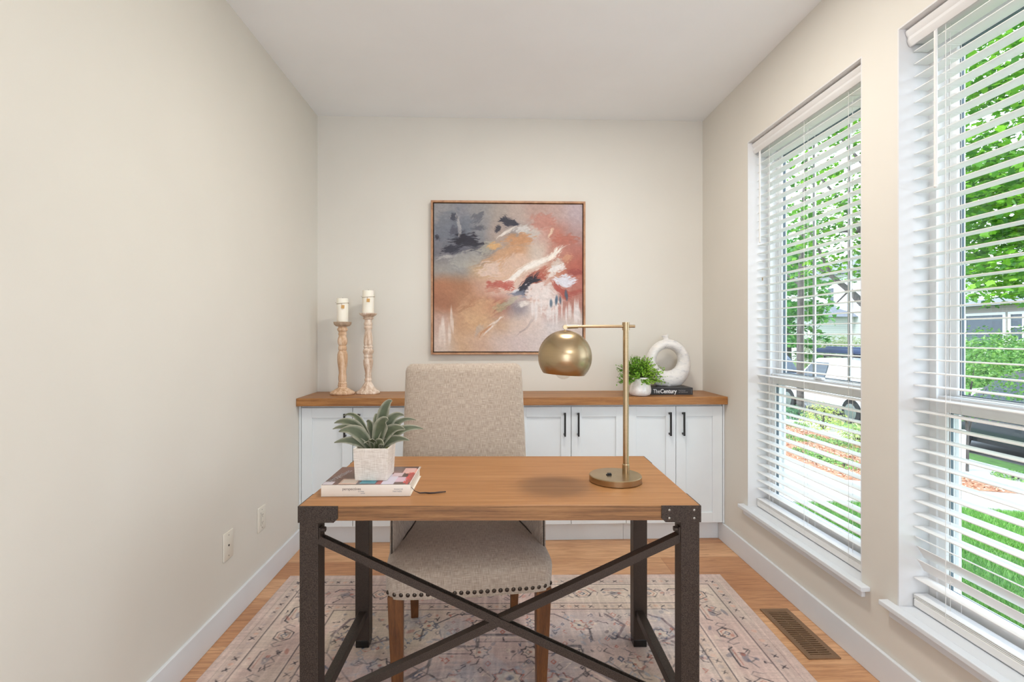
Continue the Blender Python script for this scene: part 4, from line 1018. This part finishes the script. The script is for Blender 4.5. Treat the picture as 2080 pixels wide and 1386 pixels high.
def planter():
    zt = .7765+.0365; root = empty('potted_succulent', (-.386, 1.714, zt), R(-1.5)); tag(root, 'grey-green agave-like plant in a square white textured planter on the desk book', 'plant')
    m, t, b_ = nodes('scored_white_pot'); v = coords(t)
    bt = t.nodes.new('ShaderNodeTexNoise'); bt.inputs['Scale'].default_value = 1; bt.inputs['Detail'].default_value = 4; t.links.new(coords(t, (40, 40, 520)), bt.inputs['Vector'])
    n2 = noise(t, coords(t, (420, 420, 40)), 1, 3); f = math_(t, 'ADD', math_(t, 'MULTIPLY', bt.outputs['Fac'], .65), math_(t, 'MULTIPLY', n2, .35))
    t.links.new(ramp(t, f, [(.34, (196, 184, 172)), (.52, (220, 211, 201)), (.68, (232, 226, 219))]), b_.inputs['Base Color']); b_.inputs['Roughness'].default_value = .7; bump(t, b_, f, .5, .002)
    hb, ht, Hh = .0515, .0565, .104; q = MB(); th = .005
    ring = lambda h, z: [(-h, -h, z), (h, -h, z), (h, h, z), (-h, h, z)]
    rows = [ring(hb, 0), ring(ht, Hh), ring(ht-th, Hh), ring(hb-th+.003, .075)]
    V = q.grid(rows, True); q.bm.faces.new(V[0][::-1]); q.bm.faces.new(V[-1]); bmesh.ops.bevel(q.bm, geom=[e for e in q.bm.edges if e.calc_length() > .05], offset=.001, segments=1, affect='EDGES'); q.build('pot', m, root)
    rg = np.random.default_rng(2)
    nn = 16; gx, gy = np.meshgrid(np.linspace(-.050, .050, nn), np.linspace(-.050, .050, nn)); gz = .086+.006*rg.random(gx.shape)
    i_ = np.arange(nn*nn).reshape(nn, nn); raw_mesh('moss', np.stack([gx, gy, gz], -1).reshape(-1, 3), np.stack([i_[:-1, :-1], i_[:-1, 1:], i_[1:, 1:], i_[1:, :-1]], -1).reshape(-1, 4), paint('moss', (92, 96, 40), .95, .3, .5, 60), root, None)
    # leaves: tip offset in metres from the crown (x right, y away, z up), width, sag control
    PX = 1.72/1040
    L = [((754, 843), .05, .020, .25), ((834, 857), .055, .018, .7), ((850, 874), .045, .028, .8), ((811, 845), .035, .030, .5), ((686, 846), .04, .016, .7), ((728, 862), .07, .020, .6), ((800, 868), .07, .020, .7),
         ((790, 814), .012, .032, .15), ((673, 858), .01, .030, .75), ((674, 868), -.01, .022, .9), ((819, 869), -.015, .034, .75), ((827, 891), -.01, .026, .95), ((786, 850), -.02, .042, .35),
         ((690, 871), -.03, .038, .75), ((682, 892), -.035, .026, .95), ((755, 886), -.048, .024, .4), ((782, 894), -.055, .026, .9), ((742, 893), -.045, .018, .8)]
    Vs, Fs, Cs = [], [], []
    for (tp, dy, wd, sag) in L:
        tip = Vector(((tp[0]-757)*PX, dy, (905-tp[1])*PX*1.0+.098)); base = Vector((tip.x*.10, dy*.15, .086))
        hgt = Vector((tip.x*.45, dy*.5, base.z+(tip.z-base.z)*(1.0+.35*sag)+.010*sag)); ns = 14
        tw = float(rg.uniform(-.2, .2)); short = tip.length < .125
        b0 = len(Vs)
        for i in range(ns+1):
            u = i/ns; p = base*(1-u)**2+hgt*2*u*(1-u)+tip*u*u; wv = wd*.56*((.55+.45*math.sin(math.pi*u)) if u < .5 else (1-(u-.5)/.5+.01)**.72)
            tg = ((hgt-base)*2*(1-u)+(tip-hgt)*2*u).normalized(); sd = tg.cross(Vector((tw*.6, -1, .35))).normalized(); sd = (sd+Vector((0, tw, 0))).normalized(); sd = Vector((1, .15, 0)).normalized() if (short or abs(tip.x) < .03) else sd; nrm = sd.cross(tg).normalized()
            if nrm.y > 0: nrm = -nrm
            for k, a in enumerate((-1, -.5, 0, .5, 1)):
                q_ = p+sd*wv*a+nrm*(.35*wv*a*a); Vs.append(q_)
                e = abs(a); g = (np.array([78, 87, 60])*(1-e**4)+np.array([160, 158, 138])*e**4)*(.9+.16*rg.random()); g = g*(1-.35*u**3)+np.array([168, 162, 146])*.35*u**3
                Cs.append(g)
        for i in range(ns):
            for k in range(4): Fs.append((b0+i*5+k, b0+i*5+k+1, b0+i*5+k+6, b0+i*5+k+5))
    o = raw_mesh('foliage', [tuple(v_) for v_ in Vs], Fs, vcol('agave_leaf', .55, .08, .2, 90), root, lincols(Cs), None, True)
    sm = o.modifiers.new('thickness', 'SOLIDIFY'); sm.thickness = .0016
planter()

# ------------------------------------------------------------------ outdoors
GZ = -.45
def noise_mat(name, stops, s, rough=.9, bs=.4, sc_=(1, 1, 1), dist=.02):
    m, t, b_ = nodes(name); n = noise(t, coords(t, sc_), s, 6, .65); t.links.new(ramp(t, n, stops), b_.inputs['Base Color']); b_.inputs['Roughness'].default_value = rough; bump(t, b_, n, bs, dist); return m
M_lawn = noise_mat('lawn_green', [(.3, (66, 104, 40)), (.7, (98, 140, 62))], 9)
M_path = noise_mat('concrete', [(.3, (176, 172, 168)), (.7, (194, 191, 187))], 12, .9, .1)
M_mulch = noise_mat('bark_mulch', [(.3, (116, 72, 50)), (.5, (176, 122, 92)), (.7, (206, 160, 130))], 24, 1.0, .8)
M_road = noise_mat('asphalt', [(.3, (128, 128, 130)), (.7, (150, 150, 150))], 30, .95, .2)
def ground(name, pts_x, y0, y1, mat, dz=0):
    g = MB(); rows = [[(x, y, z+dz) for x, z in pts_x] for y in np.linspace(y0, y1, 14)]; g.grid(rows); return tag(g.build(name, mat, smooth=60), kind='structure')
prof = [(1.68, GZ), (4.2, GZ), (6.6, -.66), (9.0, -.92)]
ground('lawn', prof, -3, 40, M_lawn)
ground('street', [(9.0, -.92), (9.02, -1.04), (15.0, -1.04), (15.02, -.92)], -3, 60, M_road)
ground('far_lawn', [(15.02, -.92), (19, -.6), (60, -.4)], -3, 70, M_lawn)
pth = MB(); pth.box(2.7, 4.2, 5.2, 20, GZ-.05, GZ+.02)
rows = []
for x, z in ((4.2, GZ+.02), (5.5, -.55), (6.62, -.645)): rows.append([(x, 5.2, z-.05), (x, 5.2, z), (x, 5.96, z), (x, 5.96, z-.05)])
pth.grid(rows); 
rows = []
for x, z in ((6.62, -.645), (7.3, -.72), (8.1, -.806)): rows.append([(x, -3, z-.05), (x, -3, z), (x, 40, z), (x, 40, z-.05)])
pth.grid(rows); tag(pth.build('walkway', M_path), kind='structure')
ground('mulch_bed', [(4.22, GZ+.015), (5.5, -.55), (6.6, -.645)], 5.98, 15.5, M_mulch)

# grass blades close to the windows, bark chips
def scatter_grass():
    rg = np.random.default_rng(3); N = 42000
    X = rg.uniform(2.2, 5.6, N); Y = rg.uniform(2.0, 5.15, N)
    keep = (X < 2.7) | (Y < 5.17); X, Y = X[keep], Y[keep]; N = len(X)
    Z = np.where(X < 4.2, GZ, GZ-(X-4.2)*.1); h = rg.uniform(.035, .075, N); a = rg.uniform(0, 6.28, N); w_ = .004; lx = rg.normal(0, .022, N); ly = rg.normal(0, .022, N)
    V = np.zeros((N, 3, 3)); V[:, 0] = np.stack([X-np.cos(a)*w_, Y-np.sin(a)*w_, Z], -1); V[:, 1] = np.stack([X+np.cos(a)*w_, Y+np.sin(a)*w_, Z], -1); V[:, 2] = np.stack([X+lx, Y+ly, Z+h], -1)
    g = rg.random(N)[:, None]; c = np.array([66, 124, 38])*(1-g)+np.array([136, 182, 92])*g; c = np.repeat(lincols(c)[:, None], 3, 1).reshape(-1, 3)
    o = raw_mesh('grass', V.reshape(-1, 3), np.arange(N*3).reshape(-1, 3), vcol('grass_blade', .6, .3), None, c, 'stuff'); tag(o, 'short bright green lawn grass outside the nearer window', 'grass')
scatter_grass()
def scatter_chips():
    rg = np.random.default_rng(13); N = 9000
    X = rg.uniform(4.25, 6.4, N); Y = rg.uniform(6.0, 12, N); Z = GZ+.02-(X-4.2)*.09; S = rg.uniform(.015, .05, N)
    c = np.array([[150, 98, 70], [200, 150, 120], [120, 76, 54], [226, 196, 172]])[rg.integers(0, 4, N)]
    o = leaves('bark_chips', np.stack([X, Y, Z+.012], -1), rg.normal(size=(N, 3))*.5+np.array([0, 0, 1]), S, lincols(c), vcol('bark_chip', .9), None, 'blade', 'stuff'); tag(o, 'reddish bark chips spread over the garden bed', 'mulch')
scatter_chips()

M_leaf = vcol('maple_leaf', .5, .45); M_bark = noise_mat('bark', [(.3, (58, 54, 52)), (.7, (104, 98, 94))], 6, .95, .6, (4, 4, 1))
def spray(rg, c, rad, n, flat, col0, col1, size, out):
    C, Nn, S, Cc = out
    for _ in range(n):
        r = rad*math.sqrt(rg.random()); a = rg.uniform(0, 6.283); p = np.array(c)+np.array([r*math.cos(a), r*math.sin(a), rg.normal(0, flat)-.25*r*r/rad])
        C.append(p); Nn.append(np.array([0, 0, 1.0])+rg.normal(size=3)*.45); S.append(size*rg.uniform(.7, 1.25)); g = rg.random(); Cc.append(np.array(col0)*(1-g)+np.array(col1)*g)
def tree(loc, trunk_pts, radii, branches, sprays, label, group, name='maple_tree', seed=1, cols=((40, 96, 10), (128, 184, 44))):
    rg = np.random.default_rng(seed); root = empty(name, loc); tag(root, label, 'tree', group)
    L0 = Vector(loc); MB().tube([Vector(p)-L0 for p in trunk_pts], radii, 10).build('trunk', M_bark, root, 60)
    for pts, r0 in branches:
        n = len(pts); MB().tube([Vector(p)-L0 for p in pts], [r0*(1-.8*i/(n-1)) for i in range(n)], 8).build('branch', M_bark, root, 60)
    out = ([], [], [], [])
    for c, rad, n, size in sprays: spray(rg, np.array(c)-np.array(loc), rad, n, .07, cols[0], cols[1], size, out)
    leaves('foliage', *out[:3], lincols(out[3]), M_leaf, root, 'maple')
rg = np.random.default_rng(77)
def P(u, v, y):      # a point on the photograph's ray at distance y, used to find where branches stand
    a = (u-1032)/1040; b_ = -(v-683)/1040; dx = a*math.cos(YAW)+math.sin(YAW); dy = math.cos(YAW)-a*math.sin(YAW); t = y/dy
    return (dx*t, y, 1.279+b_*t)
# big maple whose crown fills the nearer window, its trunk hidden by the wall between the windows
sp_ = []
for i in range(300):
    u = rg.uniform(1935, 2190); v = rg.uniform(-150, 585) if i % 3 else rg.uniform(300, 600)
    y = rg.uniform(5.2, 8.2); c = P(u, v, y)
    if v < 120 and rg.random() < .45: continue
    sp_.append((c, rg.uniform(.28, .5), int(rg.uniform(36, 60)), .08))
for i in range(130):
    u = rg.uniform(1590, 1800); v = rg.uniform(180, 560); y = rg.uniform(8.5, 12.5)
    sp_.append((P(u, v, y), rg.uniform(.3, .55), int(rg.uniform(26, 44)), .088))
T = (6.3, 7.35, -.66)
tree(T, [T, (6.3, 7.35, .6), (6.32, 7.38, 2.0), (6.35, 7.4, 3.4), (6.4, 7.45, 5.4), (6.5, 7.5, 8)], [.20, .16, .14, .12, .09, .03],
     [([(6.31, 7.37, 1.2), P(1752, 616, 9.6), P(1725, 590, 10), P(1690, 562, 10.4), P(1660, 545, 10.8), P(1610, 540, 11.4)], .085),
      ([P(1690, 562, 10.4), P(1650, 480, 10.6), P(1620, 430, 11)], .04), ([(6.33, 7.39, 2.5), P(1750, 470, 9.8), P(1700, 400, 10.2), P(1640, 330, 10.8)], .06),
      ([P(1750, 470, 9.8), P(1690, 470, 10), P(1620, 455, 10.4)], .035), ([(6.35, 7.4, 3.3), P(1750, 330, 9.6), P(1690, 260, 10)], .05), ([P(1725, 590, 10), P(1700, 615, 10.2), P(1665, 625, 10.5)], .02),
      ([(6.33, 7.39, 2.4), (6.6, 7.1, 2.9), P(2000, 420, 7.0), P(2080, 380, 6.4)], .05), ([(6.38, 7.42, 4.2), (6.7, 7.0, 4.9), P(2060, 110, 6.8), P(2150, 60, 6.2)], .05)], sp_,
     'large leafy maple whose crown and grey branches fill the view through both windows', 'green trees outside the windows', seed=5)
# slimmer tree with dark trunk in the farther window
sp_ = []
for i in range(60):
    u = rg.uniform(1580, 1660); v = rg.uniform(430, 640) if i < 40 else rg.uniform(560, 700); sp_.append((P(u, v, rg.uniform(14, 17)), rg.uniform(.4, .7), 34, .14))
b0 = P(1626, 850, 12.2)
tree((b0[0], b0[1], -.86+.12), [(b0[0], b0[1], -.80), P(1625, 700, 12.2), P(1627, 560, 12.2), P(1632, 420, 12.3), P(1640, 300, 12.4)], [.09, .075, .07, .05, .03],
     [([P(1627, 580, 12.2), P(1600, 560, 12.4), P(1585, 530, 12.6)], .04)], sp_, 'slim dark-trunked tree beyond the white car side of the farther window', 'green trees outside the windows', seed=6, cols=((40, 104, 30), (112, 166, 76)))
# far hedge trees across the street (backdrop for the left of the farther window)
for k, (u, y, lab) in enumerate(((1600, 26, 'distant round green tree across the street, left in the farther window'), (1900, 30, 'distant green tree across the street beside the grey house'))):
    b0 = P(u, 700, y); root_z = -.5; sp_ = [(P(u+rg.uniform(-60, 60), rg.uniform(480, 720), y+rg.uniform(-1.5, 1.5)), 1.0, 50, .28) for _ in range(46)]
    tree((b0[0], b0[1], root_z), [(b0[0], b0[1], root_z), (b0[0], b0[1], 3)], [.2, .12], [], sp_, lab, 'green trees outside the windows', seed=8+k, cols=((44, 100, 44), (104, 154, 76)))

def shrub(name, loc, r, h, n, size, c0, c1, label, cat='shrub', group='low plants in the garden bed', stems=8, shape='blade', flat=1.0):
    rg2 = np.random.default_rng(int(abs(loc[0]*1000+loc[1]*77)) % 9999); root = empty(name, loc); tag(root, label, cat, group)
    st = MB(); C, Nn, S, Cc = [], [], [], []
    for k in range(stems):
        a = rg2.uniform(0, 6.28); rr = r*rg2.uniform(.3, .8); tip = Vector((rr*math.cos(a), rr*math.sin(a), h*rg2.uniform(.5, .95))); st.tube([(0, 0, -.02), tip*.5+Vector((0, 0, h*.12)), tip], [.012, .008, .003], 5)
    st.build('stems', M_bark, root)
    for _ in range(n):
        v = rg2.normal(size=3); v /= np.linalg.norm(v); q = rg2.uniform(.35, 1)**.5; v[2] = abs(v[2]); p = v*q*np.array([r, r, h]); C.append(p); Nn.append(v+rg2.normal(size=3)*.5+np.array([0, 0, .4])); S.append(size*rg2.uniform(.7, 1.3)); g = rg2.random(); Cc.append(np.array(c0)*(1-g)+np.array(c1)*g)
    leaves('foliage', C, Nn, S, lincols(Cc), M_leaf, root, shape)
def gz(x): return GZ if x < 4.2 else GZ+.01-(x-4.2)*.09
# sapling in front of the dark car
def PG(u, v):   # where the photograph's ray meets the garden level
    z = -.5
    for _ in range(4):
        t = (z-1.279)/(-(v-683)/1040); a = (u-1032)/1040; x = (a*math.cos(YAW)+math.sin(YAW))*t; y = (math.cos(YAW)-a*math.sin(YAW))*t; z = gz(x)
    return (x, y, z)
s0 = PG(1963, 958); root_s = empty('sapling', s0); tag(root_s, 'young slender tree with a white trunk guard outside the nearer window', 'tree', 'green trees outside the windows')
MB().tube([(0, 0, 0), (.01, 0, .4), (.03, .02, .9), (.12, .0, 1.5)], [.028, .024, .018, .006], 8).tube([(0.01, 0, .45), (.14, .05, .8), (.3, .0, 1.2)], [.014, .010, .004], 6).tube([(0.02, 0, .7), (-.16, .0, 1.05), (-.25, .0, 1.4)], [.012, .009, .004], 6).build('trunk', M_bark, root_s, 60)
MB().cyl((-.035, .03, 0), (-.03, .03, .60), .042, n=14, caps=False).build('trunk_guard', paint('white_guard', (236, 236, 236), .5), root_s, 40)
out = ([], [], [], []); rr_ = np.random.default_rng(4)
for _ in range(160):
    c = np.array([rr_.uniform(-.5, .95), rr_.uniform(-.5, .3), rr_.uniform(.8, 2.1)]); spray(rr_, c, .15, 20, .04, (66, 124, 40), (150, 194, 100), .034, out)
leaves('foliage', *out[:3], lincols(out[3]), M_leaf, root_s, 'maple')

for (u, v, r, h, c0, c1, lab) in (
    (1612, 850, .42, .34, (40, 96, 56), (120, 168, 118), 'dark blue-green low conifer at the left of the farther window'),
    (1672, 872, .50, .62, (150, 170, 70), (226, 228, 150), 'yellow-green loose shrub behind the low conifer'),
    (1745, 905, .36, .40, (150, 180, 90), (214, 226, 160), 'pale green shrub near the right edge of the farther window')):
    g = PG(u, v); shrub('shrub', g, r, h, 1100, .055, c0, c1, lab, stems=12)
k = 0
low = [(1618, 868, 'low green clump nearest the conifer'), (1604, 893, 'low green clump at the left edge of the farther window'), (1650, 897, 'low green clump below the yellow-green shrub'), (1700, 905, 'low green clump in the middle of the bed'),
       (1640, 925, 'low green clump in front, left of the bed'), (1672, 935, 'low green clump in front, middle of the bed'), (1712, 948, 'low green clump in front, right of the bed'), (1745, 925, 'low green clump at the right edge of the farther window'),
       (2060, 972, 'low green clump beside the path seen through the nearer window')]
for u, v, lab in low:
    g = PG(u, v); shrub('ground_cover_plant', g, .26, .12, 420, .045, (84, 140, 62), (176, 208, 122), lab, 'plant', stems=4)

shrub('hedge', (20.4, 19.8, -.62), 2.6, 2.0, 5200, .20, (60, 116, 44), (150, 186, 100), 'broad green hedge in front of the grey-beige house across the street', stems=14, group='shrubs across the street')
hp = P(1702, 692, 27.5); shrub('hedge', (hp[0], hp[1], -.5), 2.2, 1.9, 2600, .22, (120, 140, 90), (196, 200, 150), 'pale yellow-green hedge in front of the white house across the street', stems=14, group='shrubs across the street')

# ------------------------------------------------------------------ parked cars
M_tire = paint('tire_rubber', (34, 34, 36), .8); M_rim = paint('alloy_rim', (150, 152, 156), .35, .05, 0, 20, .8); M_chrome = paint('chrome', (190, 190, 194), .2, .02, 0, 20, 1.0)
def car(loc, rz, colr, label, rack=None):
    root = empty('parked_car', loc, rz); tag(root, label, 'car', 'cars parked on the street')
    mb = paint('car_paint', colr, .25, .01); mb.node_tree.nodes['Principled BSDF'].inputs['Coat Weight'].default_value = .6
    # body: lofted along its length (x), width in y
    secs = [(-2.3, .42, .80, .78), (-2.25, .36, .98, .86), (-2.05, .30, 1.02, .92), (-1.2, .28, 1.03, .94), (0, .27, 1.04, .95), (.85, .28, 1.03, .94), (1.0, .28, 1.02, .94), (1.7, .30, .96, .92), (2.15, .34, .88, .86), (2.3, .42, .74, .74)]
    q = MB(); rows = []
    for x, zb, zt, hw in secs:
        r = []
        for a, z in ((-.86, zb), (-.98, zb+.10), (-1.0, (zb+zt)/2), (-.99, zt-.08), (-.92, zt), (0, zt+.015), (.92, zt), (.99, zt-.08), (1.0, (zb+zt)/2), (.98, zb+.10), (.86, zb)): r.append((x, a*hw, z))
        rows.append(r)
    V = q.grid(rows, True); q.bm.faces.new(V[0][::-1]); q.bm.faces.new(V[-1]); q.build('body', mb, root, 40)
    g = MB(); cab = [(-2.18, 1.02, .84), (-1.95, 1.45, .72), (-1.7, 1.66, .66), (-.6, 1.72, .68), (.3, 1.68, .68), (.55, 1.58, .68), (1.15, 1.02, .84)]
    poly = [(x, z) for x, z, _ in cab]
    A = []
    for s_ in (-1, 1): A.append([g.bm.verts.new((x, s_*(h if z > 1.1 else .86), z)) for x, z, h in cab])
    g.bm.faces.new(A[0]); g.bm.faces.new(A[1][::-1]); n = len(cab)
    for i in range(n): g.bm.faces.new((A[0][i], A[0][(i+1) % n], A[1][(i+1) % n], A[1][i]))
    g.build('cabin', mb, root)
    for s_ in (-1, 1):
        w_ = MB()
        for (a, b_, c, d) in (((-.20, .92, -.22, .50),) if rack else ((-1.98, -1.28, -1.85, -1.25), (-1.18, -.28, -1.15, -.30), (-.20, .92, -.22, .50))):
            hb, ht = .852, .715; pts = [(a, s_*hb, 1.09), (b_, s_*hb, 1.09), (d, s_*ht, 1.56), (c, s_*ht, 1.56)]
            f = [w_.bm.verts.new(p) for p in pts]; f2 = [w_.bm.verts.new((p[0], p[1]+s_*.012, p[2])) for p in pts]
            w_.bm.faces.new(f); w_.bm.faces.new(f2[::-1])
            for i in range(4): w_.bm.faces.new((f[i], f2[i], f2[(i+1) % 4], f[(i+1) % 4]))
        w_.build('side_windows', M_carglass, root)
        MB().box(.62, .78, s_*.90 if s_ > 0 else -1.08, 1.08 if s_ > 0 else -.90, 1.02, 1.16, .03, 2).build('mirror', mb, root)
    ws = MB()
    for (xa, za, xb, zb) in ((1.14, 1.05, .60, 1.55), (-2.19, 1.08, -1.97, 1.46)):
        d = .014 if xa > 0 else -.014; pts = [(xa, -.76, za), (xa, .76, za), (xb, .62, zb), (xb, -.62, zb)]
        f = [ws.bm.verts.new((p[0]+d*.2, p[1], p[2])) for p in pts]; f2 = [ws.bm.verts.new((p[0]+d, p[1], p[2]+.012)) for p in pts]; ws.bm.faces.new(f); ws.bm.faces.new(f2[::-1])
        for i in range(4): ws.bm.faces.new((f[i], f2[i], f2[(i+1) % 4], f[(i+1) % 4]))
    ws.build('windscreens', M_carglass, root)
    for x in (-1.42, 1.42):
        for s_ in (-1, 1):
            wh = MB(); wh.cyl((x, s_*.74, .34), (x, s_*.955, .34), .34, n=28); wo_ = wh.build('wheel', M_tire, root, 40)
            h = MB(); h.cyl((x, s_*.95, .34), (x, s_*.965, .34), .22, n=20); h.build('hub', M_rim, wo_, 40)
    l = MB()
    for s_ in (-1, 1): l.box(2.16, 2.27, s_*.62-.14, s_*.62+.14, .68, .80, .02, 2).box(-2.29, -2.2, s_*.70-.1, s_*.70+.1, .72, .95, .02, 2)
    l.build('lights', M_chrome, root)
    k = MB()
    for s_ in (-1, 1): k.cyl((-1.6, s_*.60, 1.75), (.2, s_*.60, 1.75), .016, n=8); [k.box(xx-.02, xx+.02, s_*.60-.02, s_*.60+.02, 1.66, 1.75) for xx in (-1.5, -.6, .15)]
    if rack:
        for xx in (-1.2, -.1): k.box(xx-.03, xx+.03, -.72, .72, 1.765, 1.795)
    k.build('roof_rack', M_black, root)
    if rack: MB().cyl((-2.1, -.40, 1.90), (1.5, -.40, 1.90), .10, n=14).cyl((-2.1, -.10, 1.87), (1.5, -.10, 1.87), .075, n=14).build('roof_load', paint('blue_cover', (40, 58, 92), .7), root, 40)
    return root
car((10.3, 14.45, -1.04), R(90), (226, 228, 232), 'white parked van with a blue roof load seen through the farther window', True)
car((10.2, 8.7, -1.04), R(90), (44, 50, 60), 'dark parked car seen through the nearer window, below the leaves')
car((10.4, 20.6, -1.04), R(90), (58, 70, 86), 'dark blue parked car beyond the white car, by the slim trunk')
car((13.9, 11.4, -1.04), R(90), (196, 198, 202), 'silver parked car on the far side of the street, behind the sapling')

# ------------------------------------------------------------------ houses across the street
def siding(name, c):
    m, t, b_ = nodes(name); cc = t.nodes.new('ShaderNodeTexCoord'); s = t.nodes.new('ShaderNodeSeparateXYZ'); t.links.new(cc.outputs['Object'], s.inputs[0])
    f = math_(t, 'FRACT', math_(t, 'MULTIPLY', s.outputs['Z'], 7.0)); t.links.new(ramp(t, f, [(.0, tuple(x*.72 for x in c)), (.14, c), (1, c)]), b_.inputs['Base Color']); b_.inputs['Roughness'].default_value = .8; bump(t, b_, f, .5, .02); return m
M_roof = noise_mat('grey_shingles', [(.3, (96, 100, 110)), (.7, (128, 132, 142))], 14, .9, .3, (1, 4, 1))
def hip(q, x0, x1, y0, y1, z, h, o_=.4):
    x0 -= o_; x1 += o_; y0 -= o_; y1 += o_; m = min(x1-x0, y1-y0)/2; B = [q.bm.verts.new(p) for p in ((x0, y0, z), (x1, y0, z), (x1, y1, z), (x0, y1, z))]
    if y1-y0 > x1-x0: Tp = [q.bm.verts.new(((x0+x1)/2, y0+m, z+h)), q.bm.verts.new(((x0+x1)/2, y1-m, z+h))]; fs = [(B[0], B[1], Tp[0]), (B[1], B[2], Tp[1], Tp[0]), (B[2], B[3], Tp[1]), (B[3], B[0], Tp[0], Tp[1])]
    else: Tp = [q.bm.verts.new((x0+m, (y0+y1)/2, z+h)), q.bm.verts.new((x1-m, (y0+y1)/2, z+h))]; fs = [(B[0], B[1], Tp[1], Tp[0]), (B[1], B[2], Tp[1]), (B[2], B[3], Tp[0], Tp[1]), (B[3], B[0], Tp[0])]
    for f in fs: q.bm.faces.new(f)
    q.bm.faces.new(B[::-1])
def house(loc, parts, roofs, wins, label, wallc):
    root = empty('house', loc); tag(root, label, 'house', 'houses across the street'); wm = siding('siding', wallc); tm = paint('white_house_trim', (205, 205, 205), .6)
    q = MB()
    for p in parts: q.box(*p)
    q.build('wall', wm, root); q = MB()
    for r in roofs: hip(q, *r)
    q.build('roof', M_roof, root)
    for (x, ya, yb, za, zb) in wins:
        f = MB(); t_ = .12; f.box(x-.06, x, ya, ya+t_, za, zb).box(x-.06, x, yb-t_, yb, za, zb).box(x-.06, x, ya+t_, yb-t_, za, za+t_).box(x-.06, x, ya+t_, yb-t_, zb-t_, zb).box(x-.05, x, ya+t_, yb-t_, (za+zb)/2-.03, (za+zb)/2+.03)
        w_ = f.build('window', tm, root); MB().box(x-.02, x-.002, ya+t_, yb-t_, za+t_, zb-t_).build('pane', M_carglass, w_)
# grey-beige house behind the nearer window: facade plane x = 24
house((24, 22, -.5), [(0, 8, -7, 3.6, 0, 3.25)], [(0, 8, -7, 3.6, 3.25, 1.5)], [(0, .22, .98, 1.5, 2.9), (0, 1.1, 3.2, .9, 2.9), (0, -5.2, -3.6, 1.0, 2.9)],
      'grey-beige house with white-framed windows seen through the nearer window', (150, 142, 136))
house((25, 38, -.5), [(0, 8, -4.5, 4.5, 0, 6.2), (-3, 0, -3.5, 3.5, 0, 3.1)], [(0, 8, -4.5, 4.5, 6.2, 2.4), (-3, 0, -3.5, 3.5, 3.1, 1.1)], [(0, -1.6, -.7, 4.0, 5.4), (-3, .4, 2.4, .7, 2.6)],
      'tall white house with a low grey hipped porch roof seen through the farther window', (196, 196, 194))
